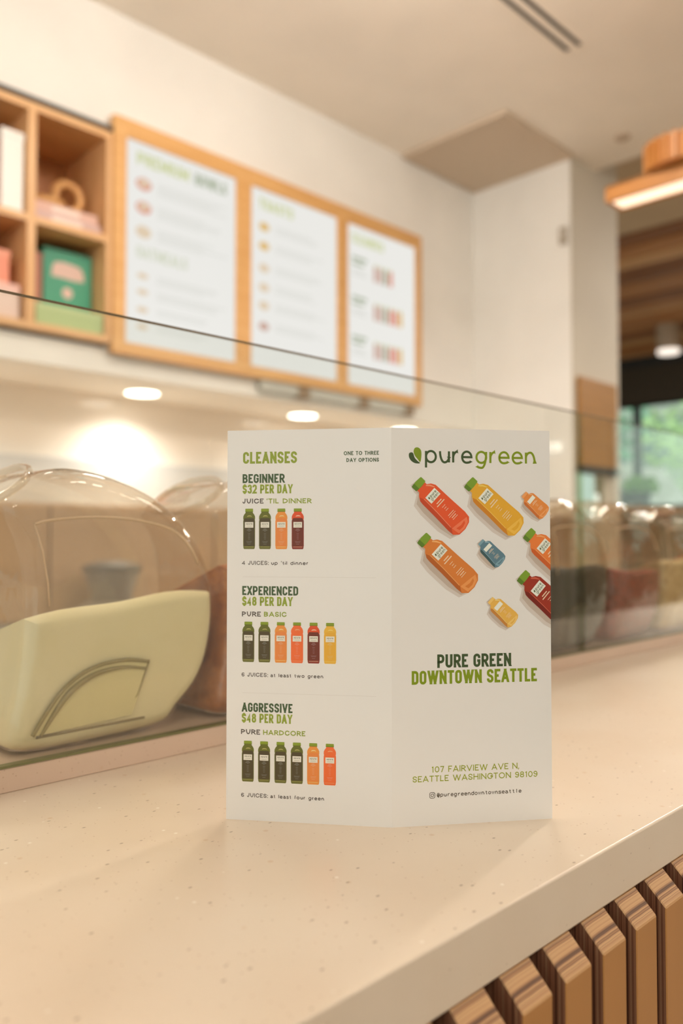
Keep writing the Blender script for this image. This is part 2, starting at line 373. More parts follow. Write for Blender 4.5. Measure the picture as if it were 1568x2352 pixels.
# ------------------------------------------------------------------ glass sneeze guard
def guard(y0, y1, label):
    t = empty('glass_guard', (-.506, (y0 + y1) / 2, CT + .0154)); tag(t, label, 'glass guard', None)
    h = (y1 - y0) / 2; H = .2945
    v, f = boxdata(-.003, .003, -h, h, .0012, H)
    newobj('pane', v, f, [M_PANE, M_EDGE, M_PANEEND], t, fm=[1, 1, 2, 0, 2, 0])
    box('bottom_seal', (-.0032, .0034, -h, h, 0, .0014), mat('seal_green', (112, 112, 72), .3), t)
    return t
guard(-.9, .918, 'long clear glass guard standing on the counter in front of the candy jars')
guard(.926, YB - .1, 'clear glass guard after the joint, right of the menu card')

# ------------------------------------------------------------------ candy jars
def catmull(P, n=6, closed=True):
    out = []; N = len(P)
    for i in range(N if closed else N - 1):
        p0, p1, p2, p3 = (P[(i - 1) % N], P[i], P[(i + 1) % N], P[(i + 2) % N]) if closed else (P[max(i - 1, 0)], P[i], P[i + 1], P[min(i + 2, N - 1)])
        for k in range(n):
            t = k / n
            out.append(tuple(.5 * ((2 * b) + (-a + c) * t + (2 * a - 5 * b + 4 * c - d) * t * t + (-a + 3 * b - 3 * c + d) * t ** 3) for a, b, c, d in zip(p0, p1, p2, p3)))
    return out
YJ = .29
OUT = [(.226, 0.003), (.275, 0), (.334, 0.003), (.352, .016), (.369, .034), (.379, .058), (.382, .092), (.375, .122), (.357, .149), (.330, .170), (.298, .183), (.268, .1885), (.246, .186),
       (.228, .174), (.216, .162), (.226, .140), (.232, .112), (.232, .080), (.227, .045), (.221, .018)]
OUTL = [(a - YJ, b) for a, b in catmull(OUT, 5)]
TH = .112
def loft(outline, T, R, extra=0.0):
    """closed body: outline in local y,z, rounded towards the two flat faces at x=+-T/2"""
    cy = sum(p[0] for p in outline) / len(outline); cz = sum(p[1] for p in outline) / len(outline)
    rings = []
    for s in (0, .25, .5, .75, 1): a = s * math.pi / 2; rings.append((T / 2 - R + R * math.cos(a) - 0, R * (1 - math.sin(a))))
    rings = [(x, ins) for x, ins in rings]
    seq = [(x, ins) for x, ins in rings] + [(-x, ins) for x, ins in reversed(rings)]
    V, F = [], []; n = len(outline)
    for x, ins in seq:
        for (a, b) in outline:
            dy, dz = a - cy, b - cz; d = math.hypot(dy, dz); q = 1 - (ins + extra) / d
            V.append((x, cy + dy * q, cz + dz * q))
    for j in range(len(seq) - 1):
        for i in range(n):
            a, b = j * n + i, j * n + (i + 1) % n; F.append((a, b, b + n, a + n))
    F.append(tuple(reversed(range(n)))); F.append(tuple(range((len(seq) - 1) * n, len(seq) * n)))
    return V, F
def clip_fill(outline, z0, z1):
    """part of the outline below the fill line that runs from z0 (left) to z1 (right), gently wavy"""
    def lvl(yy): t = (yy + .06) / .14; return z0 + (z1 - z0) * math.sin(min(1.35, max(0, t) * 1.25) * 1.35) + .0012 * math.sin(t * 9)
    pts = [p for p in outline]
    keep = []
    N = len(pts)
    for i in range(N):
        a, b = pts[i], pts[(i + 1) % N]; ia, ib = a[1] <= lvl(a[0]), b[1] <= lvl(b[0])
        if ia: keep.append(a)
        if ia != ib:
            lo, hi = 0, 1
            for _ in range(20):
                m_ = (lo + hi) / 2; q = (a[0] + (b[0] - a[0]) * m_, a[1] + (b[1] - a[1]) * m_)
                if (q[1] <= lvl(q[0])) == ia: lo = m_
                else: hi = m_
            keep.append(q + ('c',))
            if ia:   # leaving: add the wavy surface going left
                right = q
    c = [p for p in keep if len(p) == 3]
    if len(c) == 2:
        i0 = keep.index(c[0]); yl, yr = min(c[0][0], c[1][0]), max(c[0][0], c[1][0])
        surf = [(yr + (yl - yr) * t / 12, lvl(yr + (yl - yr) * t / 12)) for t in range(1, 12)]
        if c[0][0] < c[1][0]: surf = surf[::-1]
        keep = keep[:i0 + 1] + surf + keep[i0 + 1:]
    return [(p[0], p[1]) for p in keep]
def content_mat(name, a, b, scale=60, bump=.3):
    m = mat(name, a, .8); nt = m.node_tree; n, l, p = nodes(m)
    no = add(nt, 'ShaderNodeTexNoise'); no.inputs['Scale'].default_value = scale; no.inputs['Detail'].default_value = 4; l.new(coords(nt), no.inputs[0])
    r = ramp(nt, no.outputs[0], [(.35, lin(a)), (.65, lin(b))]); l.new(r.outputs[0], p.inputs['Base Color'])
    bb = add(nt, 'ShaderNodeBump'); bb.inputs['Strength'].default_value = bump; bb.inputs['Distance'].default_value = .004
    l.new(no.outputs[0], bb.inputs['Height']); l.new(bb.outputs[0], p.inputs['Normal']); return m
jars = [('pale green powder', (252, 246, 206), (254, 249, 214), 25, .05, .088, .101, 'directly left of the menu card'),
        ('orange-brown granola', (170, 96, 44), (205, 130, 66), 90, .5, .12, .125, 'half hidden behind the left edge of the menu card'),
        ('tan oats', (200, 164, 118), (222, 190, 146), 120, .5, .10, .10, 'behind the left panel of the menu card'),
        ('brown nuts', (120, 78, 44), (168, 116, 70), 90, .6, .10, .11, 'behind the fold of the menu card'),
        ('black seeds', (22, 20, 17), (44, 38, 30), 140, .5, .105, .105, 'just right of the menu card'),
        ('dark red berries', (112, 34, 22), (160, 62, 40), 110, .6, .10, .095, 'second to the right of the menu card'),
        ('beige flakes', (196, 168, 116), (222, 198, 150), 100, .6, .105, .11, 'third to the right of the menu card'),
        ('bright orange pieces', (232, 104, 44), (246, 136, 72), 100, .6, .12, .12, 'at the far right end of the row')]
Vj, Fj = loft(OUTL, TH, .013)
jar_me = None
mouth_c = Vector((0, .2305 - YJ, .1755)); mdir = Vector((0, .246 - .216, .186 - .160)).normalized()
M_HILITE = mat('highlight_tone', (216, 184, 148), .2)  # opaque tone that paints highlight lines on the jars
M_RIDGE = mat('pressed_glass_ridge', (150, 134, 86), .15)  # olive tone carries the dark refraction of a clear glass ridge
ridge_pts = [(.2345, .0135), (.246, .030), (.258, .043), (.276, .0525), (.299, .0555), (.320, .0525)]
ridge_pts = [(TH / 2 + .0006, a - YJ, b) for a, b in catmull(ridge_pts, 6, False)] + [(TH / 2 + .0006, .320 - YJ, .0525)]
for i, (what, ca, cb_, sc_, bmp, z0, z1, where) in enumerate(jars):
    t = empty('candy_jar', (-.572, YJ + i * .16, CT + .0154))
    tag(t, 'clear glass jar of %s, %s' % (what, where), 'jar', 'jars in a row behind the glass guard')
    if jar_me is None:
        b_ = newobj('glass_body', Vj, Fj, M_JAR, t, smooth=True); jar_me = b_.data
        try: jar_me.set_sharp_from_angle(angle=math.radians(45))
        except Exception: pass
    else:
        b_ = bpy.data.objects.new('glass_body', jar_me); COL.objects.link(b_); b_.parent = t
    cm = content_mat('filling_' + what.replace(' ', '_').replace('-', '_'), ca, cb_, sc_, bmp)
    oc = clip_fill(OUTL, z0, z1)
    V, F = loft(oc, TH - .004, .012, .0016)
    V = [(x, yy, .002 + (z - .002) * (1 - .34 * (TH / 2 - .014 - x) / TH if x < TH / 2 - .014 else 1)) for x, yy, z in V]
    o = newobj('filling', V, F, cm, t, smooth=True)
    o['label'] = what
    try: o.data.set_sharp_from_angle(angle=math.radians(45))
    except Exception: pass
    o['kind'] = 'stuff'
    ring = []
    for q in range(32):
        a = 2 * math.pi * q / 32
        ring.append(mouth_c + Vector((math.cos(a) * .040, 0, 0)) + mdir * math.sin(a) * .0235)
    tube('mouth_rim', ring, .0028, M_JAR, t, closed=True, n=8)
    if i == 0:
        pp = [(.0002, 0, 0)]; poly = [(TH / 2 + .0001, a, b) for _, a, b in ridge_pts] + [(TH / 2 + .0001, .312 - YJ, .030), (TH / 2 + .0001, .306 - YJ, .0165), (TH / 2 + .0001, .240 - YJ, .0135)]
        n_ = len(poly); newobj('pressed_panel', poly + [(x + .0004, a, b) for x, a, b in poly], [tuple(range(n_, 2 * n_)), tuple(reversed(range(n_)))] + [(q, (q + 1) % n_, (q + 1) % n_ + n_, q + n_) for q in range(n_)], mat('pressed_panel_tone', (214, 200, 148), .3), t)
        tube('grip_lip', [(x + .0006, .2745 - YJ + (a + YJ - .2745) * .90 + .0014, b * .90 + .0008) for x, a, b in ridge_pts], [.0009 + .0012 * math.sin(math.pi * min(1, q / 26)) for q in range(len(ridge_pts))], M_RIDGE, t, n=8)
    tube('grip_ridge', ridge_pts, .0013, M_RIDGE if i == 0 else M_JAR, t, n=8)
    seam = [(.2345, .150), (.246, .1528), (.266, .1548), (.2877, .1552), (.314, .1530), (.338, .1470), (.354, .1350), (.3640, .1180)]  # path of the painted shoulder highlight line
    tube('shoulder_highlight', [(TH / 2 + .0002, a - YJ, b) for a, b in catmull(seam, 4, False)], .0010, M_HILITE, t, n=6)  # pinkish highlight line modelled as a pale solid tube
    tube('side_seam', [(TH / 2 + .0002, a - YJ, b) for a, b in ((.2345, .150), (.2400, .133), (.2440, .112), (.2452, .096))], .0007, M_HILITE, t, n=6)  # highlight along the face edge, painted on as a thinner tube
    tube('foot_ridge', [(TH / 2 - .002, .238 - YJ, .0115), (TH / 2 - .002, .318 - YJ, .0125)], .0009, M_RIDGE if i == 0 else M_JAR, t, n=6)
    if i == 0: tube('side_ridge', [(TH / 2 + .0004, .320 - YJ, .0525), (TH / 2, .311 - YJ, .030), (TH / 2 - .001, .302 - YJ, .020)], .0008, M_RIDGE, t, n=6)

# ------------------------------------------------------------------ under-cabinet downlights
for i, y in enumerate(DOWNLIGHT_Y):
    t = empty('downlight', (-2.66, y, SOF))
    wh = ['left of the menu board, out of the frame', 'under the left third of the menu board', 'under the middle of the menu board', 'nearest the end wall'][i]
    tag(t, 'round recessed downlight under the white cabinet, ' + wh, 'downlight', 'downlights under the wall cabinet')
    lathe('trim_ring', [(.068, -.006), (.066, -.002), (.066, 0), (.055, 0)], M_WHITE, t, 32)
    lathe('lens', [(.06, -.008), (.0605, -.0065)], M_DOWN, t, 32)
    l = bpy.data.lights.new('spot', 'SPOT'); l.energy = DOWNLIGHT_POWER; l.color = (1, .97, .92); l.spot_size = math.radians(150); l.spot_blend = 1; l.shadow_soft_size = .04
    o = bpy.data.objects.new('spot', l); COL.objects.link(o); o.parent = t; o.location = (0, 0, -.02)

# back counter below the splashback
bc = empty('back_counter', (-2.5, 1, 0)); tag(bc, 'pale back counter along the wall behind the candy jars', 'counter')
box('worktop', (-.32, .30, -2.2, 2.38, .89, .93), M_SPLASHW, bc, bevel=.003)
box('cabinet', (-.32, .27, -2.2, 2.38, .08, .889), M_OAK, bc)

lc = empty('low_cabinet', (-2.66, .85, .93)); tag(lc, 'low tan cabinet on the back counter, seen blurred through the jars', 'cabinet')
M_TAN = wood('tan_laminate', (176, 146, 112), (186, 156, 122), (1, 1, 4))
box('body', (-.13, .12, -1.6, 2.3, 0, .385), M_TAN, lc, bevel=.004)
for q in range(6): box('door', (.1215, .133, -1.59 + q * .648, -1.59 + q * .648 + .64, .01, .375), M_TAN, lc, bevel=.002)
ap = empty('blender', (-2.38, 1.34, .93)); tag(ap, 'grey blender standing on the back counter, blurred behind the nearest jar', 'blender')
lathe('base', [(.105, 0), (.105, .05), (.08, .07), (.07, .075)], mat('blender_grey', (128, 118, 106), .4), ap, 28)
lathe('jug', [(.06, .076), (.085, .16), (.09, .165)], mat('blender_jug', (146, 134, 120), .3), ap, 28); lathe('lid', [(.092, .166), (.09, .185), (.04, .2)], mat('blender_lid', (92, 84, 76), .5), ap, 28)
# ------------------------------------------------------------------ menu board
XB = -2.40
mb = empty('menu_board', (XB, 2.13, CZ + 1.0)); tag(mb, 'light wood framed menu board with three backlit white screens on the wall', 'menu board')
by0, by1, bz0, bz1 = 1.346 - 2.13, 2.927 - 2.13, -.398, .390
stiles = [(1.346, 1.394), (1.850, 1.922), (2.378, 2.441), (2.884, 2.927)]
for a, b in stiles: box('stile', (-.03, 0, a - 2.13, b - 2.13, bz0, bz1), M_OAK, mb, bevel=.002)
box('top_rail', (-.0301, -.0005, by0 + .01, by1 - .01, .33, bz1 + .0005), M_OAK, mb)
box('bottom_rail', (-.0301, -.0005, by0 + .01, by1 - .01, bz0 - .0005, -.358), M_OAK, mb)
M_SCR = mat('menu_screen', (12, 12, 12), .4, spec=.2, emit=(236, 235, 230), estr=.90)
def screen_mat(name, rgb, e=.8): return mat('screen_' + name, (10, 10, 10), .5, spec=.2, emit=rgb, estr=e)
S_OLIVE = screen_mat('olive', (214, 220, 160)); S_DGREEN = screen_mat('dark_green', (176, 186, 160)); S_GREY = screen_mat('grey', (222, 222, 214))
S_RED = screen_mat('red', (232, 150, 128)); S_ORG = screen_mat('orange', (236, 196, 120)); S_BEI = screen_mat('beige', (236, 214, 184)); S_BRN = screen_mat('brown', (214, 176, 160)); S_PALEG = screen_mat('pale_green', (222, 226, 204))
scrs = []
for (a, b) in ((1.394, 1.850), (1.922, 2.378), (2.441, 2.884)):
    s_ = box('screen', (-.03, -.008, a - 2.13, b - 2.13, -.3575, .3295), M_SCR, mb); s_['label'] = 'backlit white menu screen'; scrs.append((s_, a, b))
box('mounting_rail', (-.039, -.012, 1.98 - 2.13, 2.86 - 2.13, bz0 - .045, bz0 - .002), M_GREY, mb)
for yy in (2.2, 2.55, 2.85): box('bracket', (-.039, -.008, yy - .03 - 2.13, yy + .03 - 2.13, bz0 - .05, bz0 - .003), mat('bracket_taupe', (140, 118, 92), .6), mb)

# ------------------------------------------------------------------ lettering (single-line skeleton letters given width)
def fillet(P, closed, R=9, seg=6):
    """P: list of (x,y,flag); returns plain points"""
    out = []; n = len(P)
    for i, p in enumerate(P):
        fl = len(p) > 2 and p[2]
        if not fl or (not closed and i in (0, n - 1)): out.append((p[0], p[1])); continue
        a, b = P[(i - 1) % n], P[(i + 1) % n]
        da = math.hypot(a[0] - p[0], a[1] - p[1]); db = math.hypot(b[0] - p[0], b[1] - p[1])
        fa = 1.0 if (not closed and i == 1) or not (len(a) > 2 and a[2]) else .5
        fb = 1.0 if (not closed and i == n - 2) or not (len(b) > 2 and b[2]) else .5
        ta, tb = min(da * fa, R), min(db * fb, R)
        A = (p[0] + (a[0] - p[0]) / da * ta, p[1] + (a[1] - p[1]) / da * ta); B = (p[0] + (b[0] - p[0]) / db * tb, p[1] + (b[1] - p[1]) / db * tb)
        for k in range(seg + 1):
            t = k / seg * math.pi / 2; s, c = 1 - math.sin(t), 1 - math.cos(t)
            q = (p[0] + (A[0] - p[0]) * s + (B[0] - p[0]) * c, p[1] + (A[1] - p[1]) * s + (B[1] - p[1]) * c)
            if not out or math.hypot(out[-1][0] - q[0], out[-1][1] - q[1]) > 1e-5: out.append(q)
    if closed and math.hypot(out[0][0] - out[-1][0], out[0][1] - out[-1][1]) < 1e-5: out.pop()
    return out
def thick(pts, w, closed=False):
    n = len(pts); L, Rr = [], []
    for i in range(n):
        def nrm(a, b): d = math.hypot(b[0] - a[0], b[1] - a[1]) or 1; return (-(b[1] - a[1]) / d, (b[0] - a[0]) / d)
        if closed: n1, n2 = nrm(pts[i - 1], pts[i]), nrm(pts[i], pts[(i + 1) % n])
        elif i == 0: n1 = n2 = nrm(pts[0], pts[1])
        elif i == n - 1: n1 = n2 = nrm(pts[-2], pts[-1])
        else: n1, n2 = nrm(pts[i - 1], pts[i]), nrm(pts[i], pts[i + 1])
        mx, my = n1[0] + n2[0], n1[1] + n2[1]; d = mx * mx + my * my
        if d < .03: mx, my, k = n1[0], n1[1], 1
        else: k = min(2 / d, 3.2)
        ox, oy = mx * k * w / 2, my * k * w / 2
        L.append((pts[i][0] + ox, pts[i][1] + oy)); Rr.append((pts[i][0] - ox, pts[i][1] - oy))
    return [[Rr[i], Rr[(i + 1) % n], L[(i + 1) % n], L[i]] for i in range(n if closed else n - 1)]
def clip(poly, ax, val, keep_less):
    out = []; n = len(poly)
    for i in range(n):
        a, b = poly[i], poly[(i + 1) % n]
        ia = (a[ax] <= val) if keep_less else (a[ax] >= val); ib = (b[ax] <= val) if keep_less else (b[ax] >= val)
        if ia: out.append(a)
        if ia != ib:
            t = (val - a[ax]) / (b[ax] - a[ax]); out.append((a[0] + (b[0] - a[0]) * t, a[1] + (b[1] - a[1]) * t))
    return out
f_ = 1
UP = {
 'A': [[(0, 0), (.5, 1), (1, 0)], [(.2, .28), (.8, .28)]],
 'B': [[(0, 0), (0, 1), (.94, 1, 1), (.94, .53, 1), (0, .53)], [(.02, .53), (1, .53, 1), (1, 0, 1), (0, 0)]],
 'C': [[(1, .70), (1, 1, 1), (0, 1, 1), (0, 0, 1), (1, 0, 1), (1, .30)]],
 'D': [['c', (0, 0), (0, 1), (1, 1, 1), (1, 0, 1)]],
 'E': [[(1, 1), (0, 1), (0, 0), (1, 0)], [(0, .51), (.88, .51)]],
 'F': [[(1, 1), (0, 1), (0, 0)], [(0, .5), (.88, .5)]],
 'G': [[(1, .70), (1, 1, 1), (0, 1, 1), (0, 0, 1), (1, 0, 1), (1, .47), (.55, .47)]],
 'H': [[(0, 0), (0, 1)], [(1, 0), (1, 1)], [(0, .51), (1, .51)]],
 'I': [[(.5, 0), (.5, 1)]],
 'J': [[(1, 1), (1, 0, 1), (0, 0, 1), (0, .22)]],
 'L': [[(0, 1), (0, 0), (1, 0)]],
 'M': [[(0, 0), (0, 1), (.5, .2), (1, 1), (1, 0)]],
 'N': [[(0, 0), (0, 1), (1, 0), (1, 1)]],
 'O': [['c', (0, 0, 1), (0, 1, 1), (1, 1, 1), (1, 0, 1)]],
 'P': [[(0, 0), (0, 1), (1, 1, 1), (1, .42, 1), (0, .42)]],
 'R': [[(0, 0), (0, 1), (1, 1, 1), (1, .45, 1), (0, .45)], [(.5, .45), (1, 0)]],
 'S': [[(1, .73), (1, 1, 1), (0, 1, 1), (0, .54, 1), (1, .46, 1), (1, 0, 1), (0, 0, 1), (0, .27)]],
 'T': [[(0, 1), (1, 1)], [(.5, 1), (.5, 0)]],
 'U': [[(0, 1), (0, 0, 1), (1, 0, 1), (1, 1)]],
 'V': [[(0, 1), (.5, 0), (1, 1)]],
 'W': [[(0, 1), (.26, 0), (.5, 1), (.74, 0), (1, 1)]],
 'X': [[(0, 0), (1, 1)], [(0, 1), (1, 0)]],
 'Y': [[(0, 1), (.5, .42), (1, 1)], [(.5, .45), (.5, 0)]],
 '0': [['c', (0, 0, 1), (0, 1, 1), (1, 1, 1), (1, 0, 1)]],
 '1': [[(0, .82), (.75, 1), (.75, 0)]],
 '2': [[(0, .74), (0, 1, 1), (1, 1, 1), (1, .55), (0, 0), (1, 0)]],
 '3': [[(0, .76), (0, 1, 1), (1, 1, 1), (1, .53, 1), (.35, .53)], [(.35, .53), (1, .53, 1), (1, 0, 1), (0, 0, 1), (0, .24)]],
 '4': [[(.78, 0), (.78, 1), (0, .26), (1.08, .26)]],
 '6': [[(1, .76), (1, 1, 1), (0, 1, 1), (0, .0, 1), (1, 0, 1), (1, .56, 1), (.02, .56)]],
 '7': [[(0, 1), (1, 1), (.35, 0)]],
 '8': [['c', (.05, .53, 1), (.05, 1, 1), (.95, 1, 1), (.95, .53, 1)], ['c', (0, 0, 1), (0, .53, 1), (1, .53, 1), (1, 0, 1)]],
 '9': [[(0, .24), (0, 0, 1), (1, 0, 1), (1, 1, 1), (0, 1, 1), (0, .44, 1), (.98, .44)]],
}
UP['$'] = UP['S'] + [[(.5, 1), (.5, 1.17)], [(.5, 0), (.5, -.17)]]
LO = {
 'a': [[(.04, .82), (.1, 1, 1), (1, 1, 1), (1, 0)], [(1, .6), (0, .6, 1), (0, 0, 1), (1, 0, 1), (1, .3)]],
 'd': [['c', (0, 0, 1), (0, 1, 1), (1, 1, 1), (1, 0, 1)], [(1, 0), (1, 1.5)]],
 'e': [[(.02, .5), (1, .5), (1, 1, 1), (0, 1, 1), (0, 0, 1), (.92, 0, 1), (.96, .16)]],
 'f': [[(.35, 0), (.35, 1.5, 1), (1, 1.5)], [(0, 1), (.9, 1)]],
 'g': [['c', (0, 0, 1), (0, 1, 1), (1, 1, 1), (1, 0, 1)], [(1, 1), (1, -.45, 1), (.08, -.45, 1), (.04, -.28)]],
 'i': [[(.5, 0), (.5, 1)], [(.5, 1.36), (.5, 1.52)]],
 'l': [[(.5, 0), (.5, 1.5)]],
 'n': [[(0, 0), (0, 1)], [(0, .5), (0, 1, 1), (1, 1, 1), (1, 0)]],
 'o': [['c', (0, 0, 1), (0, 1, 1), (1, 1, 1), (1, 0, 1)]],
 'p': [['c', (0, 0, 1), (0, 1, 1), (1, 1, 1), (1, 0, 1)], [(0, 1), (0, -.48)]],
 'r': [[(0, 0), (0, 1)], [(0, .42), (0, 1, 1), (1, 1)]],
 's': [[(.95, .74), (.95, 1, 1), (.03, 1, 1), (.03, .54, 1), (1, .46, 1), (1, 0, 1), (0, 0, 1), (0, .24)]],
 't': [[(.35, 1.36), (.35, 0, 1), (1, 0)], [(0, 1), (.95, 1)]],
 'u': [[(0, 1), (0, 0, 1), (1, 0, 1), (1, .5)], [(1, 1), (1, 0)]],
 'w': UP['W'],
 '@': [['c', (.3, .1, 1), (.3, .85, 1), (.75, .85, 1), (.75, .1, 1)], [(.75, .85), (.75, .1, 1), (1, .1, 1), (1, 1.35, 1), (0, 1.35, 1), (0, -.25, 1), (.85, -.25)]],
}
WG = dict(A=.86, B=.70, C=.80, D=.82, E=.60, F=.58, G=.84, H=.76, J=.50, L=.54, M=.92, N=.80, O=.94, P=.66, R=.68, S=.64, T=.66, U=.74, V=.86, W=1.22, Y=.78)
WG.update({'0': .70, '1': .34, '2': .60, '3': .60, '4': .68, '6': .62, '7': .58, '8': .64, '9': .62, '$': .64})
WC = dict(A=.56, M=.62, W=.78, E=.42, F=.40, L=.40, T=.46, V=.54, Y=.52, N=.5, J=.4)
WL = dict(a=.52, d=.58, e=.56, f=.32, g=.58, n=.54, o=.60, p=.58, r=.34, s=.46, t=.34, u=.54, w=.84)
WL['@'] = .9
def text_polys(s, u0, u1, v, h, style, w, xh=.72, gapx=None):
    """style: 'cond' condensed bold, 'geo' geometric, 'mono' fixed pitch. returns list of (layer, polygon)"""
    items = []; gap = {'cond': .075, 'geo': .15, 'mono': .12}[style]
    if gapx is not None: gap = gapx
    for ch in s:
        if ch == ' ': items.append((None, .36 if style != 'cond' else .22, 0)); continue
        if ch == "'": items.append((ch, None, 1)); continue
        if ch in ':,.': items.append((ch, None, 1)); continue
        if ch in 'Iil' and style != 'mono': items.append((ch, None, 1)); continue
        if ch == '1' and style == 'cond': items.append((ch, .3, 1)); continue
        if style == 'mono': W = .60 if ch not in 'il' else .60
        elif ch.isupper() or ch in '$0123456789': W = WC.get(ch, .48) if style == 'cond' else WG.get(ch, .7)
        else: W = WL.get(ch, .55)
        items.append((ch, W, 1))
    fixed = sum(w for c, W, g in items if W is None); var = sum((W or 0) for c, W, g in items) + gap * (len(items) - 1)
    k = (u1 - u0 - fixed) / var
    x = u0; out = []; lay = 0
    for c, W, g in items:
        ww = w if W is None else W * k
        if c == "'": out.append((0, [(x, v + h * .68), (x + w * .8, v + h * .68), (x + w * 1.1, v + h), (x + w * .2, v + h)]))
        elif c in (':', '.', ',') and c:
            if c == ',': out.append((0, [(x - w * .3, v - w * 1.1), (x + w * .2, v - w * 1.1), (x + w, v + w), (x, v + w)]))
            else:
                for yy in ([0] if c == '.' else [0, xh * h - w]): out.append((0, [(x, v + yy), (x + w, v + yy), (x + w, v + yy + w), (x, v + yy + w)]))
        elif c:
            upper = c in UP and not (c in LO and c.islower())
            G = UP[c] if upper else LO[c]; H = h if upper else xh * h
            Rmax = 99 if style != 'cond' else max(.01, (ww - w) / 2) * 1.02
            xo, wi = x, ww
            if style == 'mono' and c in 'rft': xo, wi = x + ww * .15, ww * .75
            for si, st in enumerate(G):
                closed = st[0] == 'c'; pts = st[1:] if closed else st
                P = []
                for p in pts:
                    px = xo + w / 2 + p[0] * (wi - w); py = v + w / 2 + p[1] * (H - w)
                    P.append((px, py) + tuple(p[2:]))
                if c in 'AVWMNX' and upper and len(pts) > 2:
                    for gi in range(len(P) - 1):
                        a_, b_ = P[gi], P[gi + 1]; d_ = math.hypot(b_[0] - a_[0], b_[1] - a_[1]); e_ = ((b_[0] - a_[0]) / d_ * w, (b_[1] - a_[1]) / d_ * w)
                        ea = 1 if pts[gi][1] in (0, 1) else .35; eb = 1 if pts[gi + 1][1] in (0, 1) else .35
                        q = thick([(a_[0] - e_[0] * ea, a_[1] - e_[1] * ea), (b_[0] + e_[0] * eb, b_[1] + e_[1] * eb)], w)[0]
                        q = clip(q, 1, v + H, True); q = clip(q, 1, v, False) if q else q
                        if len(q) > 2: out.append((si + gi * .8, q))
                    continue
                P2 = fillet(P, closed, Rmax)
                if not closed and upper:
                    def ext(a, b, raw):
                        if raw[1] in (0, 1) and abs(b[1] - a[1]) > abs(b[0] - a[0]) * .3:
                            d = math.hypot(a[0] - b[0], a[1] - b[1]); return (a[0] + (a[0] - b[0]) / d * w, a[1] + (a[1] - b[1]) / d * w)
                        return a
                    P2[0] = ext(P2[0], P2[1], pts[0]); P2[-1] = ext(P2[-1], P2[-2], pts[-1])
                if not closed and upper:
                    for ii in (0, -1):
                        jj = 1 if ii == 0 else -2
                        if abs(P2[ii][1] - P2[jj][1]) < 1e-6 and pts[ii][0] in (0, 1) and c not in 'AR':
                            P2[ii] = (P2[ii][0] + (w / 2 if pts[ii][0] else -w / 2), P2[ii][1])
                for q in thick(P2, w, closed):
                    if upper and c not in '$':
                        q = clip(q, 1, v + h, True); q = clip(q, 1, v, False) if q else q
                    if len(q) > 2: out.append((si, q))
        x += ww + gap * k
    return out

class Sheet:
    """a flat printed sheet: panel coordinates u (mm along), v (mm up) -> local space of the thing"""
    def __init__(s, org, udir, nrm, parent, umax, unit=.001, lift=4e-5):
        s.o, s.u, s.n, s.p, s.um, s.k, s.lift = Vector(org), Vector(udir), Vector(nrm), parent, umax, unit, lift
    def emit(s, name, polys, mats, label=None, clipu=True, parent=None):
        """polys: list of (layer, polygon, material index)"""
        V, F, FM = [], [], []
        for lay, q, mi in polys:
            if clipu:
                q = clip(q, 0, s.um, True); q = clip(q, 0, 0, False) if q else q
            if len(q) < 3: continue
            k = len(V)
            for a, b in q: V.append(s.o + s.u * a * s.k + Vector((0, 0, b * s.k)) + s.n * s.lift * (1 + lay))
            F.append(tuple(range(k, k + len(q)))); FM.append(mi)
        if not F: return None
        o = newobj(name, V, F, mats, parent or s.p, fm=FM)
        if label: o['label'] = label
        return o
    def text(s, runs, h, v, style, w, name='lettering', xh=.72, label=None):
        for (txt, u0, u1, m) in runs:
            s.emit(name, [(l * .25, q, 0) for l, q in text_polys(txt, u0, u1, v, h, style, w, xh)], [m], label)

# printed text on the menu board screens (metres -> mm units)
def board_sheet(i):
    a = scrs[i][1]
    return Sheet((-.0078, a - 2.13, -.3575), (0, 1, 0), (1, 0, 0), mb, 456, lift=3e-4)
def oval(cx, cy, rx, ry, n=18): return [(cx + rx * math.cos(2 * math.pi * t / n), cy + ry * math.sin(2 * math.pi * t / n)) for t in range(n)]
def rect(x0, x1, y0, y1): return [(x0, y0), (x1, y0), (x1, y1), (x0, y1)]
def rows(sh, x0, x1, ys, m):
    P = []
    for y_, n_ in ys:
        for k_ in range(n_):
            P.append((0, rect(x0, x0 + (x1 - x0) * random.uniform(.6, 1), y_ - k_ * 11, y_ - k_ * 11 + 3.5), 0))
    sh.emit('small_print', P, [m], 'faint grey lines of small print')
b0 = board_sheet(0)
b0.text([('PREMIUM', 42, 250, S_OLIVE), ('BOWLS', 275, 415, S_DGREEN)], 42, 612, 'cond', 9)
b0.text([('OATMEALS', 42, 245, S_PALEG)], 40, 295, 'cond', 8)
for yy, m_ in ((548, S_RED), (468, S_RED), (385, S_BEI)):
    b0.emit('bowl_picture', [(0, oval(68, yy, 30, 21), 0), (1, oval(68, yy + 3, 22, 13), 1)], [m_, S_BEI])
for yy in (235, 180, 120, 62): b0.emit('bowl_picture', [(0, oval(66, yy, 22, 10), 0)], [S_BEI])
rows(b0, 120, 420, [(560, 4), (480, 4), (400, 4), (240, 3), (185, 3), (125, 2), (66, 2)], S_GREY)
b1 = board_sheet(1)
b1.text([('TOASTS', 40, 215, S_OLIVE)], 42, 612, 'cond', 9)
for yy, m_ in ((545, S_ORG), (470, S_ORG), (385, S_BEI), (310, S_BEI), (240, S_BEI), (160, S_BRN)):
    b1.emit('toast_picture', [(0, oval(66, yy, 26, 17), 0)], [m_])
rows(b1, 120, 410, [(556, 3), (480, 3), (398, 3), (322, 3), (250, 3), (172, 3)], S_GREY)
b2 = board_sheet(2)
b2.text([('CLEANSES', 30, 230, S_OLIVE)], 42, 612, 'cond', 9)
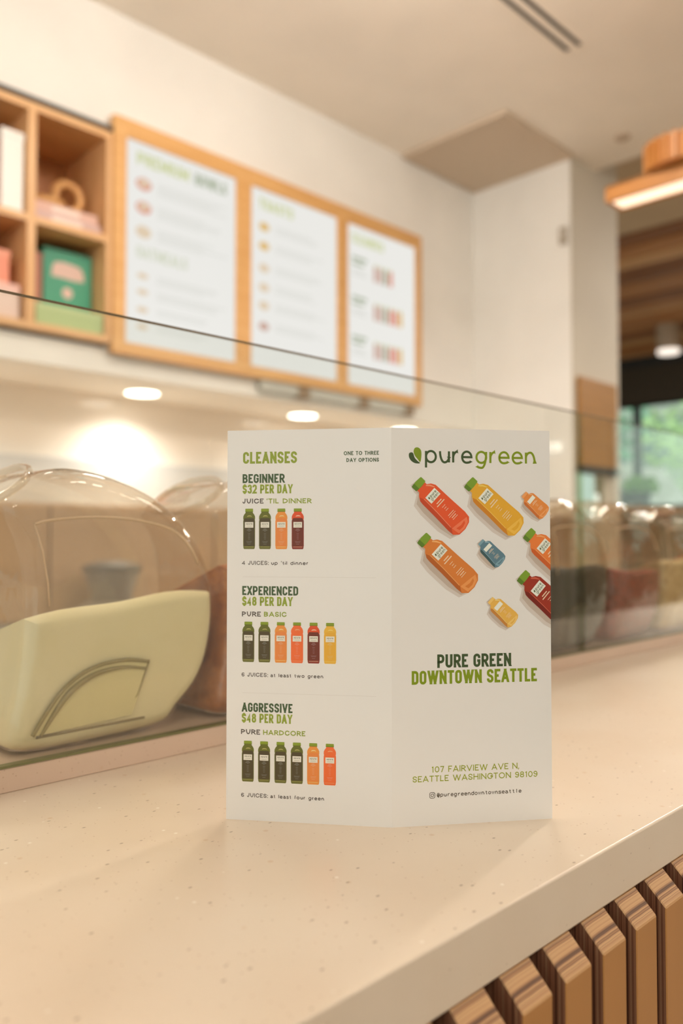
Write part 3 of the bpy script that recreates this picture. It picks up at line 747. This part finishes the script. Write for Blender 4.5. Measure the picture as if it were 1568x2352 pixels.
for yy, n_ in ((470, 4), (300, 6), (130, 6)):
    b2.emit('small_heading', [(0, rect(30, 120, yy + 70, yy + 84), 0), (0, rect(30, 105, yy + 48, yy + 60), 0), (0, rect(30, 110, yy + 20, yy + 26), 1), (0, rect(30, 125, yy + 5, yy + 11), 1)], [S_DGREEN, S_GREY])
    for q in range(n_):
        b2.emit('bottle_picture', [(0, rect(165 + q * 33, 190 + q * 33, yy, yy + 66), 0), (0, rect(170 + q * 33, 185 + q * 33, yy + 66, yy + 76), 1)], [(S_BRN, S_BRN, S_DGREEN, S_RED, S_RED, S_ORG)[q], S_OLIVE])

# ------------------------------------------------------------------ the menu card on the counter
FOLD = Vector((-.29680, .33538, CT + .0002)); LB = Vector((-.37114, .28029, CT + .0002)); RB = Vector((-.24312, .40931, CT + .0002))
card = empty('menu_card', FOLD); tag(card, 'white folded leaflet standing open on the counter, printed with juice bottles', 'leaflet')
PAPER = mat('coated_paper', (236, 234, 232), .38, spec=.4)
PH = .2169
def pcol(rgb, ref):   # printed ink: its own colour seen relative to the white of the paper
    a = lin(rgb); b = lin(ref); c = lin((236, 234, 232))
    return tuple(min(.9, x / y_ * z) for x, y_, z in zip(a, b, c))
RL, RR = (215, 203, 190), (208, 187, 171)
def ink(name, rgb, ref): return mat('ink_' + name, rough=.4, spec=.35, raw=pcol(rgb, ref))
dl = (FOLD - LB).normalized(); wl = (FOLD - LB).length; dr = (RB - FOLD).normalized(); wr = (RB - FOLD).length
nl = Vector((dl.y, -dl.x, 0)); nr = Vector((dr.y, -dr.x, 0))
if nl.dot(CAM - FOLD) < 0: nl = -nl
if nr.dot(CAM - FOLD) < 0: nr = -nr
def panel(name, a, b, n):
    t = .00028; V = []
    for p in (a, b):
        for off in (0, -t):
            for z in (0, PH): V.append(p + n * off + Vector((0, 0, z)))
    return newobj(name, V, [(0, 4, 5, 1), (2, 3, 7, 6), (0, 1, 3, 2), (4, 6, 7, 5), (1, 5, 7, 3), (0, 2, 6, 4)], PAPER, card)
panel('left_panel', LB - FOLD, Vector((0, 0, 0)), nl); panel('right_panel', Vector((0, 0, 0)), RB - FOLD, nr)
SL = Sheet(LB - FOLD, dl, nl, card, wl * 1000); SR = Sheet((0, 0, 0), dr, nr, card, wr * 1000)
K_OLIVE = ink('olive', (136, 143, 50), RL); K_DG = ink('dark_green', (68, 82, 50), RL); K_GREY = ink('warm_grey', (88, 76, 66), RL); K_RULE = ink('rule', (203, 190, 176), RL)
SL.text([('CLEANSES', 9.0, 39.9, K_OLIVE)], 6.6, 198.1, 'cond', 1.28)
SL.text([('ONE TO THREE', 66.2, 85.7, K_DG)], 2.15, 202.1, 'geo', .42)
SL.text([('DAY OPTIONS', 67.7, 85.7, K_DG)], 2.15, 198.3, 'geo', .42)
for (t1, a1, v1, p1, v2, sub1, sub2, sa, sb, sc2, sd, v3, cap, capu, rest, restu, v4) in (
    ('BEGINNER', 32.9, 187.2, ('$32 PER DAY', 37.5), 181.3, 'JUICE', "'TIL DINNER", 8.8, 20.9, 22.6, 48.1, 175.7, '4 JUICES:', 24.3, "up 'til dinner", 46.3, 141.4),
    ('EXPERIENCED', 40.7, 124.5, ('$48 PER DAY', 37.6), 118.6, 'PURE', 'BASIC', 8.7, 19.5, 21.3, 34.1, 112.6, '6 JUICES:', 24.1, 'at least two green', 54.8, 79.2),
    ('AGGRESSIVE', 37.6, 59.7, ('$48 PER DAY', 37.5), 53.8, 'PURE', 'HARDCORE', 8.4, 19.3, 21.0, 44.8, 47.3, '6 JUICES:', 24.2, 'at least four green', 55.3, 12.7)):
    SL.text([(t1, 8.8, a1, K_DG)], 5.05, v1, 'cond', .98)
    SL.text([(p1[0], 8.8, p1[1], K_OLIVE)], 5.05, v2, 'cond', .98)
    SL.text([(sub1, sa, sb, K_GREY), (sub2, sc2, sd, K_OLIVE)], 2.75, v3, 'geo', .55)
    SL.text([(cap, 8.6, capu - .4, K_GREY), (rest, capu + 1.0, restu, K_GREY)], 2.2, v4, 'geo', .38)
SL.emit('divider_line', [(0, rect(9, 84, 134.6, 134.8), 0)], [K_RULE]); SL.emit('divider_line', [(0, rect(9, 84, 70.1, 70.3), 0)], [K_RULE])

# upright bottle pictures: cap, neck, shoulders, slightly waisted body, label, small print
K_CAP = ink('cap_green', (128, 138, 38), RL); K_CAPD = ink('cap_shadow', (104, 114, 30), RL); K_LAB = ink('label', (214, 200, 178), RL); K_LABT = ink('label_text', (96, 92, 70), RL)
def bottle_inks(nm, top, mid, dark, shine, ref=RL): return [ink(nm + '_' + k, c, ref) for k, c in (('top', top), ('mid', mid), ('edge', dark), ('shine', shine), ('print', tuple(min(255, int(x * .55 + 95)) for x in mid)))]
BI = dict(green=bottle_inks('green', (98, 96, 34), (78, 64, 38), (104, 98, 44), (168, 152, 84)),
          orange=bottle_inks('orange', (216, 132, 56), (214, 122, 58), (196, 104, 44), (238, 186, 124)),
          coral=bottle_inks('coral', (224, 100, 48), (222, 98, 46), (214, 90, 42), (240, 150, 100)),
          beet=bottle_inks('beet', (204, 74, 36), (106, 46, 30), (128, 46, 30), (236, 176, 140)),
          yellow=bottle_inks('yellow', (214, 160, 52), (212, 152, 46), (196, 140, 44), (226, 184, 96)))
def upright(cx, vt, vb, kind):
    W2, H_ = 3.42, vt - vb
    def b(pts): return [(cx + x, vt - y_ * H_ / 22.5) for x, y_ in pts]
    sil = [(2.1, 1.7), (2.1, 2.3), (2.9, 3.3), (3.35, 4.3), (W2, 5.4), (3.25, 6.2), (W2, 7), (W2, 20.6), (3.25, 21.4), (3.3, 21.8), (2.9, 22.5)]
    body = b([(-x, y_) for x, y_ in sil]) + b(sil[::-1])
    inner = b([(-3.05, 6.6), (-3.05, 20.8), (3.05, 20.8), (3.05, 6.6), (2.6, 5.3), (-2.6, 5.3)])
    P = [(0, body, 2 if kind in ('green', 'beet') else 0), (1, inner, 1)]
    if kind in ('green', 'beet'): P.append((.6, b([(-2.1, 1.7), (-2.1, 2.3), (-2.9, 3.3), (-3.35, 4.3), (-W2, 5.4), (-3.25, 6.2), (3.25, 6.2), (W2, 5.4), (3.35, 4.3), (2.9, 3.3), (2.1, 2.3), (2.1, 1.7)]), 0))
    P.append((2, b([(-1.2, 4.5), (-1.05, 4.1), (-.4, 3.75), (.6, 3.72), (1.4, 4.0), (1.6, 4.5), (.9, 4.25), (-.3, 4.3)]), 3))
    P.append((2, b([(-2.6, 21.25), (2.6, 21.25), (2.6, 21.42), (-2.6, 21.42)]), 3))
    for k_, (y_, hw) in enumerate([(11.2, .8), (11.9, 1.3), (12.6, .5), (13.7, .7), (14.5, .6), (15.3, .5), (16.1, .6), (16.9, .5), (18.2, 1.6), (18.8, 1.3), (19.7, .9)]):
        hh = .22 if k_ < 2 else .12
        P.append((2, b([(-hw, y_), (hw, y_), (hw, y_ + hh), (-hw, y_ + hh)]), 4))
    o = SL.emit('bottle_picture', [(l, q, m_) for l, q, m_ in P], BI[kind], {'green': 'printed dark green juice bottle', 'orange': 'printed orange juice bottle', 'coral': 'printed coral-red juice bottle', 'beet': 'printed beet-red juice bottle', 'yellow': 'printed yellow juice bottle'}[kind])
    SL.emit('cap_picture', [(2, b([(-2.2, .1), (-1.9, 0), (1.9, 0), (2.2, .1), (2.25, 1.7), (-2.25, 1.7)]), 0), (3, b([(-2.25, 1.45), (2.25, 1.45), (2.25, 1.75), (-2.25, 1.75)]), 1)], [K_CAP, K_CAPD], parent=card)
    L = [(3, b([(-2.45, 7.45), (2.45, 7.45), (2.45, 10.6), (-2.45, 10.6)]), 0)]
    uu = cx - 1.5; vv = vt - 8.85 * H_ / 22.5
    L += [(4 + l * .2, q, 1) for l, q in text_polys('pure', cx - 1.05, cx + 1.8, vv, 1.0, 'geo', .13)]
    L += [(4, oval(cx - 1.5, vv + .35, .22, .3, 8), 1), (4, b([(-1.5, 9.7), (1.5, 9.7), (1.5, 9.8), (-1.5, 9.8)]), 1)]
    SL.emit('label_picture', L, [K_LAB, K_LABT])
for n_, (kinds, xs, vt, vb) in enumerate(((('green', 'green', 'orange', 'beet'), (12.65, 21.75, 31.1, 40.4), 172.8, 150.2),
        (('green', 'green', 'orange', 'coral', 'beet', 'yellow'), (12.4, 21.6, 30.9, 40.1, 49.4, 58.6), 109.7, 87.3),
        (('green', 'green', 'green', 'green', 'orange', 'coral'), (12.35, 21.6, 30.9, 40.1, 49.25, 58.5), 43.7, 21.2))):
    for k_, x in zip(kinds, xs): upright(x, vt, vb, k_)

# right panel
Q_OLIVE = ink('olive_r', (116, 122, 18), RR); Q_DG = ink('dark_green_r', (58, 68, 36), RR); Q_GOLD = ink('gold_olive', (134, 130, 26), RR); Q_DARK = ink('handle_dark', (74, 58, 40), RR); Q_LEAF = ink('leaf_green', (114, 122, 24), RR)
def round_ends(P, pts, w):
    return [(1.2, oval(p[0], p[1], w / 2, w / 2, 12), P) for p in pts]
def logo_word(txt, u0, u1, v, m, cap):
    pol = [(l * .25, q, 0) for l, q in text_polys(txt, u0, u1, v, cap, 'geo', 1.22, xh=1.0, gapx=.10)]
    SR.emit('logo_lettering', pol, [m])
logo_word('pure', 18.9, 46.1, 197.6, Q_DG, 7.4); logo_word('green', 47.8, 83.1, 197.6, Q_OLIVE, 7.4)
leafA = [(a, b) for a, b in catmull([(16.2, 198.2), (16.9, 201.5), (16.7, 204.6), (15.1, 206.2), (13.2, 205.9), (12.5, 203.9), (13.3, 201.6), (14.8, 199.8)], 5)]
leafB = [(a, b) for a, b in catmull([(16.1, 197.6), (13.6, 197.5), (11.4, 198.6), (10.0, 200.6), (9.9, 202.8), (11.2, 203.5), (12.3, 202.9), (13.1, 200.6), (14.6, 198.9)], 5)]
SR.emit('logo_leaf', [(0, leafA, 0)], [Q_LEAF], 'light green leaf'); SR.emit('logo_leaf', [(0, leafB, 0)], [Q_DG], 'dark green leaf')
SR.text([('PURE GREEN', 25.5, 67.9, Q_DG)], 7.35, 85.2, 'cond', 1.42)
SR.text([('DOWNTOWN SEATTLE', 11.1, 82.9, Q_OLIVE)], 7.45, 76.4, 'cond', 1.42)
SR.text([('107 FAIRVIEW AVE N,', 22.1, 72.2, Q_GOLD)], 3.3, 28.5, 'geo', .48)
SR.text([('SEATTLE WASHINGTON 98109', 11.5, 82.8, Q_GOLD)], 3.25, 23.6, 'geo', .48)
SR.text([('@puregreendowntownseattle', 25.0, 73.4, Q_DARK)], 2.2, 15.2, 'mono', .36, xh=.78)
ic = [(0, q, 0) for q in thick(fillet([(21.0, 14.7, 1), (21.0, 17.7, 1), (23.9, 17.7, 1), (23.9, 14.7, 1)], True, .8), .3, True)]
ic += [(0, q, 0) for q in thick(oval(22.45, 16.2, .75, .75, 16), .3, True)] + [(0, oval(23.35, 17.15, .17, .17, 8), 0)]
SR.emit('camera_icon', ic, [Q_DARK])
Q_CAP = ink('cap_r', (112, 130, 36), RR); Q_CAPD = ink('cap_r_shade', (84, 104, 30), RR); Q_SH = ink('print_shade', (172, 143, 122), RR); Q_SH2 = ink('print_shade_soft', (190, 165, 147), RR); Q_LAB = ink('label_r', (212, 196, 172), RR); Q_LT = ink('label_text_r', (92, 92, 62), RR); Q_TX = ink('bottle_print', (226, 176, 140), RR)
def tilted(capx, capv, L_, W_, ang, nm, front, side, shine, small=False, nocap=False, label='x'):
    a = math.radians(ang); d = (math.cos(a), -math.sin(a)); p = (math.sin(a), math.cos(a)); s_ = L_ / 37; ws = W_ / 13
    def b(pts, ox=0, oy=0): return [(capx + ox + d[0] * x * s_ + p[0] * y_ * ws, capv + oy + d[1] * x * s_ + p[1] * y_ * ws) for x, y_ in pts]
    body = [(3.2, -3.1), (5.2, -3.1), (6.6, -4.8), (8.8, -6.2), (11, -6.5), (20, -6.7), (31, -7.2), (34.6, -7.0), (37.2, -4.5), (37.6, 0), (36.6, 4.2), (34.6, 6.4), (31, 6.9), (20, 6.5), (9, 6.3), (6.6, 5.0), (5.2, 3.1), (3.2, 3.1)]
    fr, sd, sh, ed = ink(nm + '_front', front, RR), ink(nm + '_side', side, RR), ink(nm + '_shine', shine, RR), ink(nm + '_base', tuple(int(x * .5 + y_ * .5) for x, y_ in zip(front, shine)), RR)
    shp = [(-1, -3.5), (3, -5), (5, -5), (8, -10.5), (14, -11.5), (27, -11.5), (35, -9.8), (37, -5), (30, 0), (4, 0), (0, 2)]
    SR.emit('shadow_picture', [(0, b(shp), 1), (.5, b([(x * .98 + .6, y_ * .86 + .3) for x, y_ in shp]), 0)], [Q_SH, Q_SH2], 'printed soft shadow')
    P = [(1, b(body), 0), (2, b([(7.2, -4.9), (8.8, -6.2), (11, -6.5), (20, -6.7), (31, -7.2), (34.4, -7.0), (31.5, -4.9), (20, -4.2), (10, -3.9)]), 1),
         (2.5, b([(9.5, -4.0), (20, -4.3), (31, -5.0), (31, -4.75), (20, -4.0), (9.5, -3.75)]), 2),
         (2, b([(31.8, -4.9), (36.6, -4.2), (37.1, 0), (36.1, 3.9), (33.6, 5.4), (32.6, 0)]), 3), (3, b([(33.6, -3.2), (35.6, -2.6), (35.9, 0), (35.2, 2.4), (33.9, 3.1), (34.3, 0)]), 0),
         (2, b([(5.4, 2.0), (7.3, 3.6), (9.4, 4.8), (9.3, 5.2), (6.8, 4.3), (5.2, 2.6)]), 2)]
    tx = [(16.3, 1.9, .5), (17.6, 2.9, .5), (20, 1.2, .25), (21.3, .8, .25), (22.6, 1.0, .25), (25.5, 2.2, .3), (26.6, 2.5, .25), (27.7, 1.6, .4), (28.9, 1.9, .25)]
    for x, hw, hh in tx: P.append((3, b([(x, .9 - hw), (x, .9 + hw), (x + hh, .9 + hw), (x + hh, .9 - hw)]), 4))
    SR.emit('bottle_picture', P, [fr, sd, sh, ed, Q_TX], label)
    if not nocap:
        c = [(0, -3.5), (.3, -3.8), (3.3, -3.8), (3.7, -3.3), (3.9, 0), (3.7, 3.3), (3.3, 3.8), (.3, 3.8), (0, 3.4), (-.3, 0)]
        SR.emit('cap_picture', [(3, b(c), 0), (3.5, b([(0, -3.5), (.3, -3.8), (3.3, -3.8), (3.7, -3.3), (3.8, -1.6), (-.2, -1.6)]), 1)], [Q_CAP, Q_CAPD])
    else:
        SR.emit('cap_picture', [(3, b([(0.6, -3), (3.6, -3.2), (3.6, 3.2), (0.6, 3)]), 0)], [ed])
    Lb = [(3, b([(9.6, -2.9), (9.6, 4.6), (14.3, 4.6), (14.3, -2.9)]), 0)]
    if not small:
        def tr(q, x0, y0): return [(capx + d[0] * s_ * (x0 + (-vv)) + p[0] * ws * (y0 + uu), capv + d[1] * s_ * (x0 + (-vv)) + p[1] * ws * (y0 + uu)) for uu, vv in q]
        for l, q in text_polys('pure', 0, 4.6, 0, 1.7, 'geo', .26): Lb.append((4 + l * .2, tr(q, 11.9, -.6), 1))
        for l, q in text_polys('green', 0, 5.6, 0, 1.7, 'geo', .22): Lb.append((4 + l * .2, tr(q, 13.6, -1.5), 1))
        Lb.append((4, b([(10.9, -1.9), (10.6, -1.3), (11.3, -1.0), (12.0, -1.5), (11.7, -2.1)]), 1))
    SR.emit('label_picture', Lb, [Q_LAB, Q_LT])
tilted(13.9, 187.3, 37.5, 13.2, 43, 'red', (206, 72, 34), (176, 58, 28), (232, 128, 90), label='printed red juice bottle lying aslant')
tilted(43.6, 187.5, 39.5, 13.2, 41.5, 'golden', (206, 140, 38), (186, 108, 28), (224, 170, 76), label='printed golden juice bottle lying aslant')
tilted(75.6, 181.2, 17.5, 8.6, 41, 'tangerine', (208, 116, 50), (184, 92, 38), (226, 150, 96), True, True, label='small printed orange bottle')
tilted(16.9, 156.6, 40.0, 13.4, 42.5, 'amber', (196, 104, 42), (164, 78, 28), (222, 146, 84), label='printed amber juice bottle lying aslant')
tilted(50.2, 154.6, 17.5, 8.6, 44, 'blue', (86, 106, 110), (56, 74, 72), (140, 160, 158), True, True, label='small printed blue bottle')
tilted(77.6, 159.3, 38.5, 13.2, 41, 'carrot', (210, 104, 44), (184, 78, 30), (230, 140, 84), label='printed orange bottle cut off by the edge')
tilted(74.0, 135.6, 38.5, 13.8, 41, 'crimson', (140, 40, 22), (108, 26, 14), (190, 84, 58), label='printed dark red bottle cut off by the edge')
tilted(55.6, 122.4, 19.5, 9.0, 42, 'honey', (208, 148, 62), (178, 108, 44), (226, 180, 110), True, True, label='small printed honey-coloured bottle')

# ------------------------------------------------------------------ wall shelf with its things
XSF = -2.405
sh = empty('wall_shelf', (XSF, 0, CZ)); tag(sh, 'recessed oak cubby shelf unit left of the menu board', 'shelf unit')
sy0, sy1, sz0, sz1 = .565, 1.343, .652, 1.326; dp = -.30
box('top_board', (dp, 0, sy0, sy1, sz1 - .024, sz1), M_SHELF, sh, bevel=.001); box('bottom_board', (dp, 0, sy0, sy1, sz0 - .022, sz0), M_SHELF, sh, bevel=.001)
box('side_board', (dp, -.001, sy1 - .02, sy1, sz0, sz1 - .024), M_SHELF, sh); box('side_board', (dp, -.001, sy0, sy0 + .02, sz0, sz1 - .024), M_SHELF, sh)
box('back_board', (dp, dp + .008, sy0 + .02, sy1 - .02, sz0, sz1 - .024), wood('shelf_back', (170, 110, 62), (188, 126, 74), (1, 6, 1)), sh)
for yy in (1.061, .80): box('divider', (dp + .008, -.0005, yy, yy + .026, sz0, sz1 - .024), M_SHELF, sh)
for a, b in ((1.087, sy1 - .02), (.826, 1.061), (sy0 + .02, .80)): box('shelf_board', (dp + .008, -.001, a, b, .957, .979), M_SHELF, sh)
box('gap_shade_strip', (-.1, -.04, sy0, sy1, sz1, sz1 + .018), M_BLACK, sh); box('gap_shade_strip', (-.1, -.04, sy0, sy1, sz0 - .034, sz0 - .022), M_BLACK, sh)  # shade of the gaps put in as black strips
box('shadow_line', (-.04, .004, sy0, sy1, sz1 + .004, sz1 + .016), M_DARK, sh)  # black strip that draws the shadow line above the shelf
def onshelf(name, y0, y1, z0, z1, x0, x1, m, label, cat, group=None):
    t = empty(name, ((x0 + x1) / 2, (y0 + y1) / 2, CZ + z0)); tag(t, label, cat, group)
    hx, hy, h_ = (x1 - x0) / 2, (y1 - y0) / 2, z1 - z0
    return t, hx, hy, h_
PG = mat('page_block', (238, 228, 214), .8)
def book_flat(y0, y1, z0, z1, col, label, group='books on the shelf'):
    t, hx, hy, h_ = onshelf('book', y0, y1, z0, z1, -2.62, -2.43, None, label, 'book', group)
    m = mat('cover_' + col[0], col[1], .5)
    multibox('cover', [(-hx, hx, -hy, hy, 0, .002), (-hx, hx, -hy, hy, h_ - .002, h_), (hx - .003, hx, -hy, hy, .002, h_ - .002)], m, t)
    box('pages', (-hx + .004, hx - .003, -hy + .004, hy - .004, .002, h_ - .002), PG, t)
    box('spine_title', (hx, hx + .0006, -hy * .5, hy * .4, h_ * .25, h_ * .75), mat('spine_title_white', (238, 224, 214), .5), t)
book_flat(1.095, 1.318, .979, 1.012, ('mauve', (206, 176, 170)), 'mauve book lying at the bottom of the pair in the upper right cubby')
book_flat(1.098, 1.305, .0 + 1.012, 1.042, ('rose', (222, 182, 166)), 'rose book lying on top of the pair, under the wooden ornament')
orn = empty('wooden_ornament', (-2.5, 1.19, CZ + 1.0425)); tag(orn, 'pair of linked wooden rings lying on the stacked books in the shelf', 'ornament')
M_WR = wood('ring_wood', (196, 142, 82), (216, 166, 104), (2, 2, 2))
tube('upright_ring', [(0, .045 + .044 * math.cos(a), .0600 + .044 * math.sin(a)) for a in [2 * math.pi * k_ / 28 for k_ in range(28)]], .0145, M_WR, orn, closed=True)
tube('lying_ring', [(.012 + .038 * math.cos(a), -.030 + .050 * math.sin(a), .0155) for a in [2 * math.pi * k_ / 28 for k_ in range(28)]], .014, M_WR, orn, closed=True)
M_TEAL = mat('teal_box', (74, 158, 128), .5); M_PINK = mat('pink_print', (226, 196, 184), .5)
gb = empty('gift_box', (-2.52, 1.235, CZ + .6525)); tag(gb, 'teal green box with a pale pink label standing in the lower right cubby', 'box')
box('carton', (-.03, .03, -.083, .083, 0, .272), M_TEAL, gb, bevel=.002)
lab = [(.0305, a, b) for a, b in [(x * .055 - .002, .205 + z * .026) for x, z in ((-1, -.9), (-.95, .3), (-.8, .9), (-.3, 1.1), (.3, 1.0), (.8, .8), (1, .1), (1.05, -.9), (.4, -1.0), (-.3, -.9))]]
newobj('pink_label', lab + [(x + .0005, y_, z) for x, y_, z in lab], [tuple(range(10, 20)), tuple(reversed(range(10)))] + [(i, (i + 1) % 10, (i + 1) % 10 + 10, i + 10) for i in range(10)], M_PINK, gb)
lathe('round_emblem', [(.018, 0), (.018, .001)], M_PINK, gb, 20, (.030, -.002, .135), rot=(0, math.pi / 2, 0))
gb2 = box('slim_book', (-2.60, -2.49, 1.118, 1.148, CZ + .6525, CZ + .9), mat('dusty_pink_cover', (176, 120, 104), .6), bevel=.002)
tag(gb2, 'dusty pink book standing upright at the left of the teal box', 'book')
lb_ = empty('low_box', (-2.446, 1.205, CZ + .6525)); tag(lb_, 'low pale green box lying in front of the teal box', 'box')
box('carton', (-.035, .034, -.112, .112, 0, .055), mat('pale_green_box', (176, 196, 140), .5), lb_, bevel=.002); box('lid', (-.036, .035, -.113, .113, .050, .066), mat('pale_green_lid', (190, 208, 156), .5), lb_, bevel=.002)
# tall white box
wb = empty('storage_box', (-2.47, 1.02, CZ + .9795)); tag(wb, 'tall white box standing in the upper left cubby beside the divider', 'box')
box('carton', (-.05, .05, -.034, .034, 0, .235), M_WHITE, wb, bevel=.003); box('lid', (-.052, .052, -.036, .036, .222, .245), M_WHITE, wb, bevel=.002)
tag(box('book', (-2.56, -2.44, .955, .982, CZ + .9795, CZ + 1.19), mat('raspberry_cover', (206, 96, 92), .5), bevel=.002), 'raspberry red book standing left of the tall white box', 'book')
t3 = empty('carton_box', (-2.48, .965, CZ + .6525)); tag(t3, 'low blush and white box at the bottom of the lower left cubby', 'box')
box('carton', (-.06, .05, -.09, .085, 0, .1), mat('blush_white', (232, 208, 198), .5), t3, bevel=.003); box('lid', (-.062, .052, -.092, .087, .085, .108), mat('blush_lid', (238, 196, 182), .5), t3, bevel=.002)
t4 = empty('salmon_box', (-2.49, .965, CZ + .7610)); tag(t4, 'salmon pink box on top of the blush box in the lower left cubby', 'box')
box('carton', (-.05, .045, -.08, .06, 0, .095), mat('salmon', (236, 150, 122), .5), t4, bevel=.003); box('lid', (-.052, .047, -.082, .062, .082, .102), mat('salmon_lid', (244, 166, 138), .5), t4, bevel=.002)

# ------------------------------------------------------------------ ceiling fittings
sv = empty('slot_vent', (-1.455, 1.3, CH)); tag(sv, 'narrow black double slot air vent in the pale ceiling', 'ceiling vent')
box('frame', (-.05, .05, -1.35, 1.35, -.003, 0), M_CEIL, sv)
for x in (-.0235, .0235): box('slot', (x - .0085, x + .0085, -1.335, 1.335, -.0045, -.003), M_DARK, sv)
gp = empty('return_air_panel', (-2.148, 3.108, CH)); tag(gp, 'square taupe return air panel in the ceiling corner', 'ceiling panel')
M_TAUPE = mat('taupe_panel', (206, 188, 166), .8)
box('panel', (-.272, .262, -.265, .265, -.014, 0), M_TAUPE, gp)
multibox('rim', [(-.285, .275, -.278, -.265, -.018, 0), (-.285, .275, .265, .278, -.018, 0), (-.285, -.272, -.265, .265, -.018, 0), (.262, .275, -.265, .265, -.018, 0)], M_TAUPE, gp)
sp_ = empty('sprinkler', (-1.64, 3.39, CH)); tag(sp_, 'tiny pale sprinkler cover on the ceiling near the pillar', 'sprinkler')
lathe('cover', [(.03, -.008), (.034, -.004), (.034, 0)], mat('pale_metal', (190, 170, 148), .4), sp_, 24)

# pendant: oak bar with light strip below and a ribbed drum on top
pd = empty('pendant_lamp', (-1.27, 2.5, CZ + 1.10)); tag(pd, 'oak bar pendant lamp with glowing strip below and ribbed drum above', 'pendant lamp')
M_ORA = wood('pendant_oak', (176, 116, 54), (198, 136, 70), (1, 6, 6))
multibox('bar', [(0, 1.7, 0, .012, 0, .05), (0, 1.7, .095, .107, 0, .05), (0, 1.7, 0, .107, .045, .052), (0, .012, .012, .095, 0, .045), (1.688, 1.7, .012, .095, 0, .045)], M_ORA, pd)
box('light_strip', (.013, 1.687, .013, .094, .004, .012), M_LED, pd)
for q in range(26):
    a = 2 * math.pi * q / 26; cx_, cy_ = .235 + .115 * math.cos(a), .055 + .10 * math.sin(a)
    box('rib', (cx_ - .007, cx_ + .007, cy_ - .005, cy_ + .005, .054, .137), M_ORA, pd, rot=(0, 0, a))
lathe('drum_core', [(.098, .053), (.098, .134)], mat('drum_shade', (188, 128, 74), .7), pd, 32, (.235, .055, 0))
for x in (.35, 1.5): tube('cable', [(x, .055, .05), (x, .055, CH - CZ - 1.10)], .0018, M_DARK, pd, n=6)
area_lamp('lamp', (.6, .053, -.004), .1, 22, parent=pd)
# spot cylinder on the board ceiling
sc_ = empty('cylinder_spotlight', (-3.22, 7.55, CH2 - .03)); tag(sc_, 'white cylinder spotlight on the board ceiling near the far window', 'spotlight')
lathe('housing', [(.10, -.24), (.105, -.2), (.105, 0)], mat('cylinder_body', (168, 150, 128), .5), sc_, 28); lathe('lens', [(.098, -.27), (.101, -.235)], mat('soft_lens', (240, 230, 220), .5, emit=(250, 238, 226), estr=1.0), sc_, 28)

# ------------------------------------------------------------------ pillar fittings
wp = empty('wall_cabinet', (XP, 3.60, CZ + .327)); tag(wp, 'brown wooden cabinet box mounted on the side of the pillar', 'cabinet')
M_BRW = wood('brown_oak', (150, 104, 44), (164, 116, 52), (1, 1, 8))
box('board', (.002, .02, -.183, .18, 0, .411), M_BRW, wp, bevel=.002)
box('bottom_trim', (.002, .026, -.185, .182, -.03, -.001), M_DARK, wp)
dp_ = empty('blue_wall_panel', (XP, 3.51, CZ + .08)); tag(dp_, 'pale blue panel with added glow and a white strip, low on the pillar', 'display')  # pale blue patch built as a panel, with emission added
box('face', (.002, .016, -.095, .045, 0, .21), mat('pale_blue_face', (176, 206, 204), .3, emit=(150, 190, 188), estr=.35), dp_, bevel=.002)
box('white_strip', (.002, .018, .046, .085, 0, .12), mat('white_strip', (230, 236, 230), .3, emit=(225, 235, 230), estr=.5), dp_, bevel=.002)
box('side_frame', (.002, .014, .09, .13, 0, .2), mat('olive_grey', (112, 112, 84), .5), dp_)
pl_ = empty('wall_plate', (-1.985, YE - .006, CZ + .395)); tag(pl_, 'small white wall plate with added glow on the end wall right of the leaflet', 'wall plate')  # emission added so the plate stays brighter than the wall
box('plate', (-.035, .035, -.008, -.0005, 0, .036), mat('plate_added_glow', (240, 238, 232), .5, emit=(245, 240, 232), estr=.7), pl_, bevel=.002); box('rocker', (-.012, .012, -.011, -.0078, .01, .026), M_WHITE, pl_, bevel=.001)
ss = empty('wall_sensor', (-1.925, YE - .006, CZ + 1.35)); tag(ss, 'small grey wall sensor near the edge of the pillar', 'sensor')
box('housing', (-.018, .018, -.02, -.0005, 0, .08), mat('sensor_grey', (176, 166, 150), .5), ss, bevel=.003)
lathe('lens', [(.008, 0), (.006, .004)], M_WHITE, ss, 16, (0, -.019, .05), rot=(math.pi / 2, 0, 0))
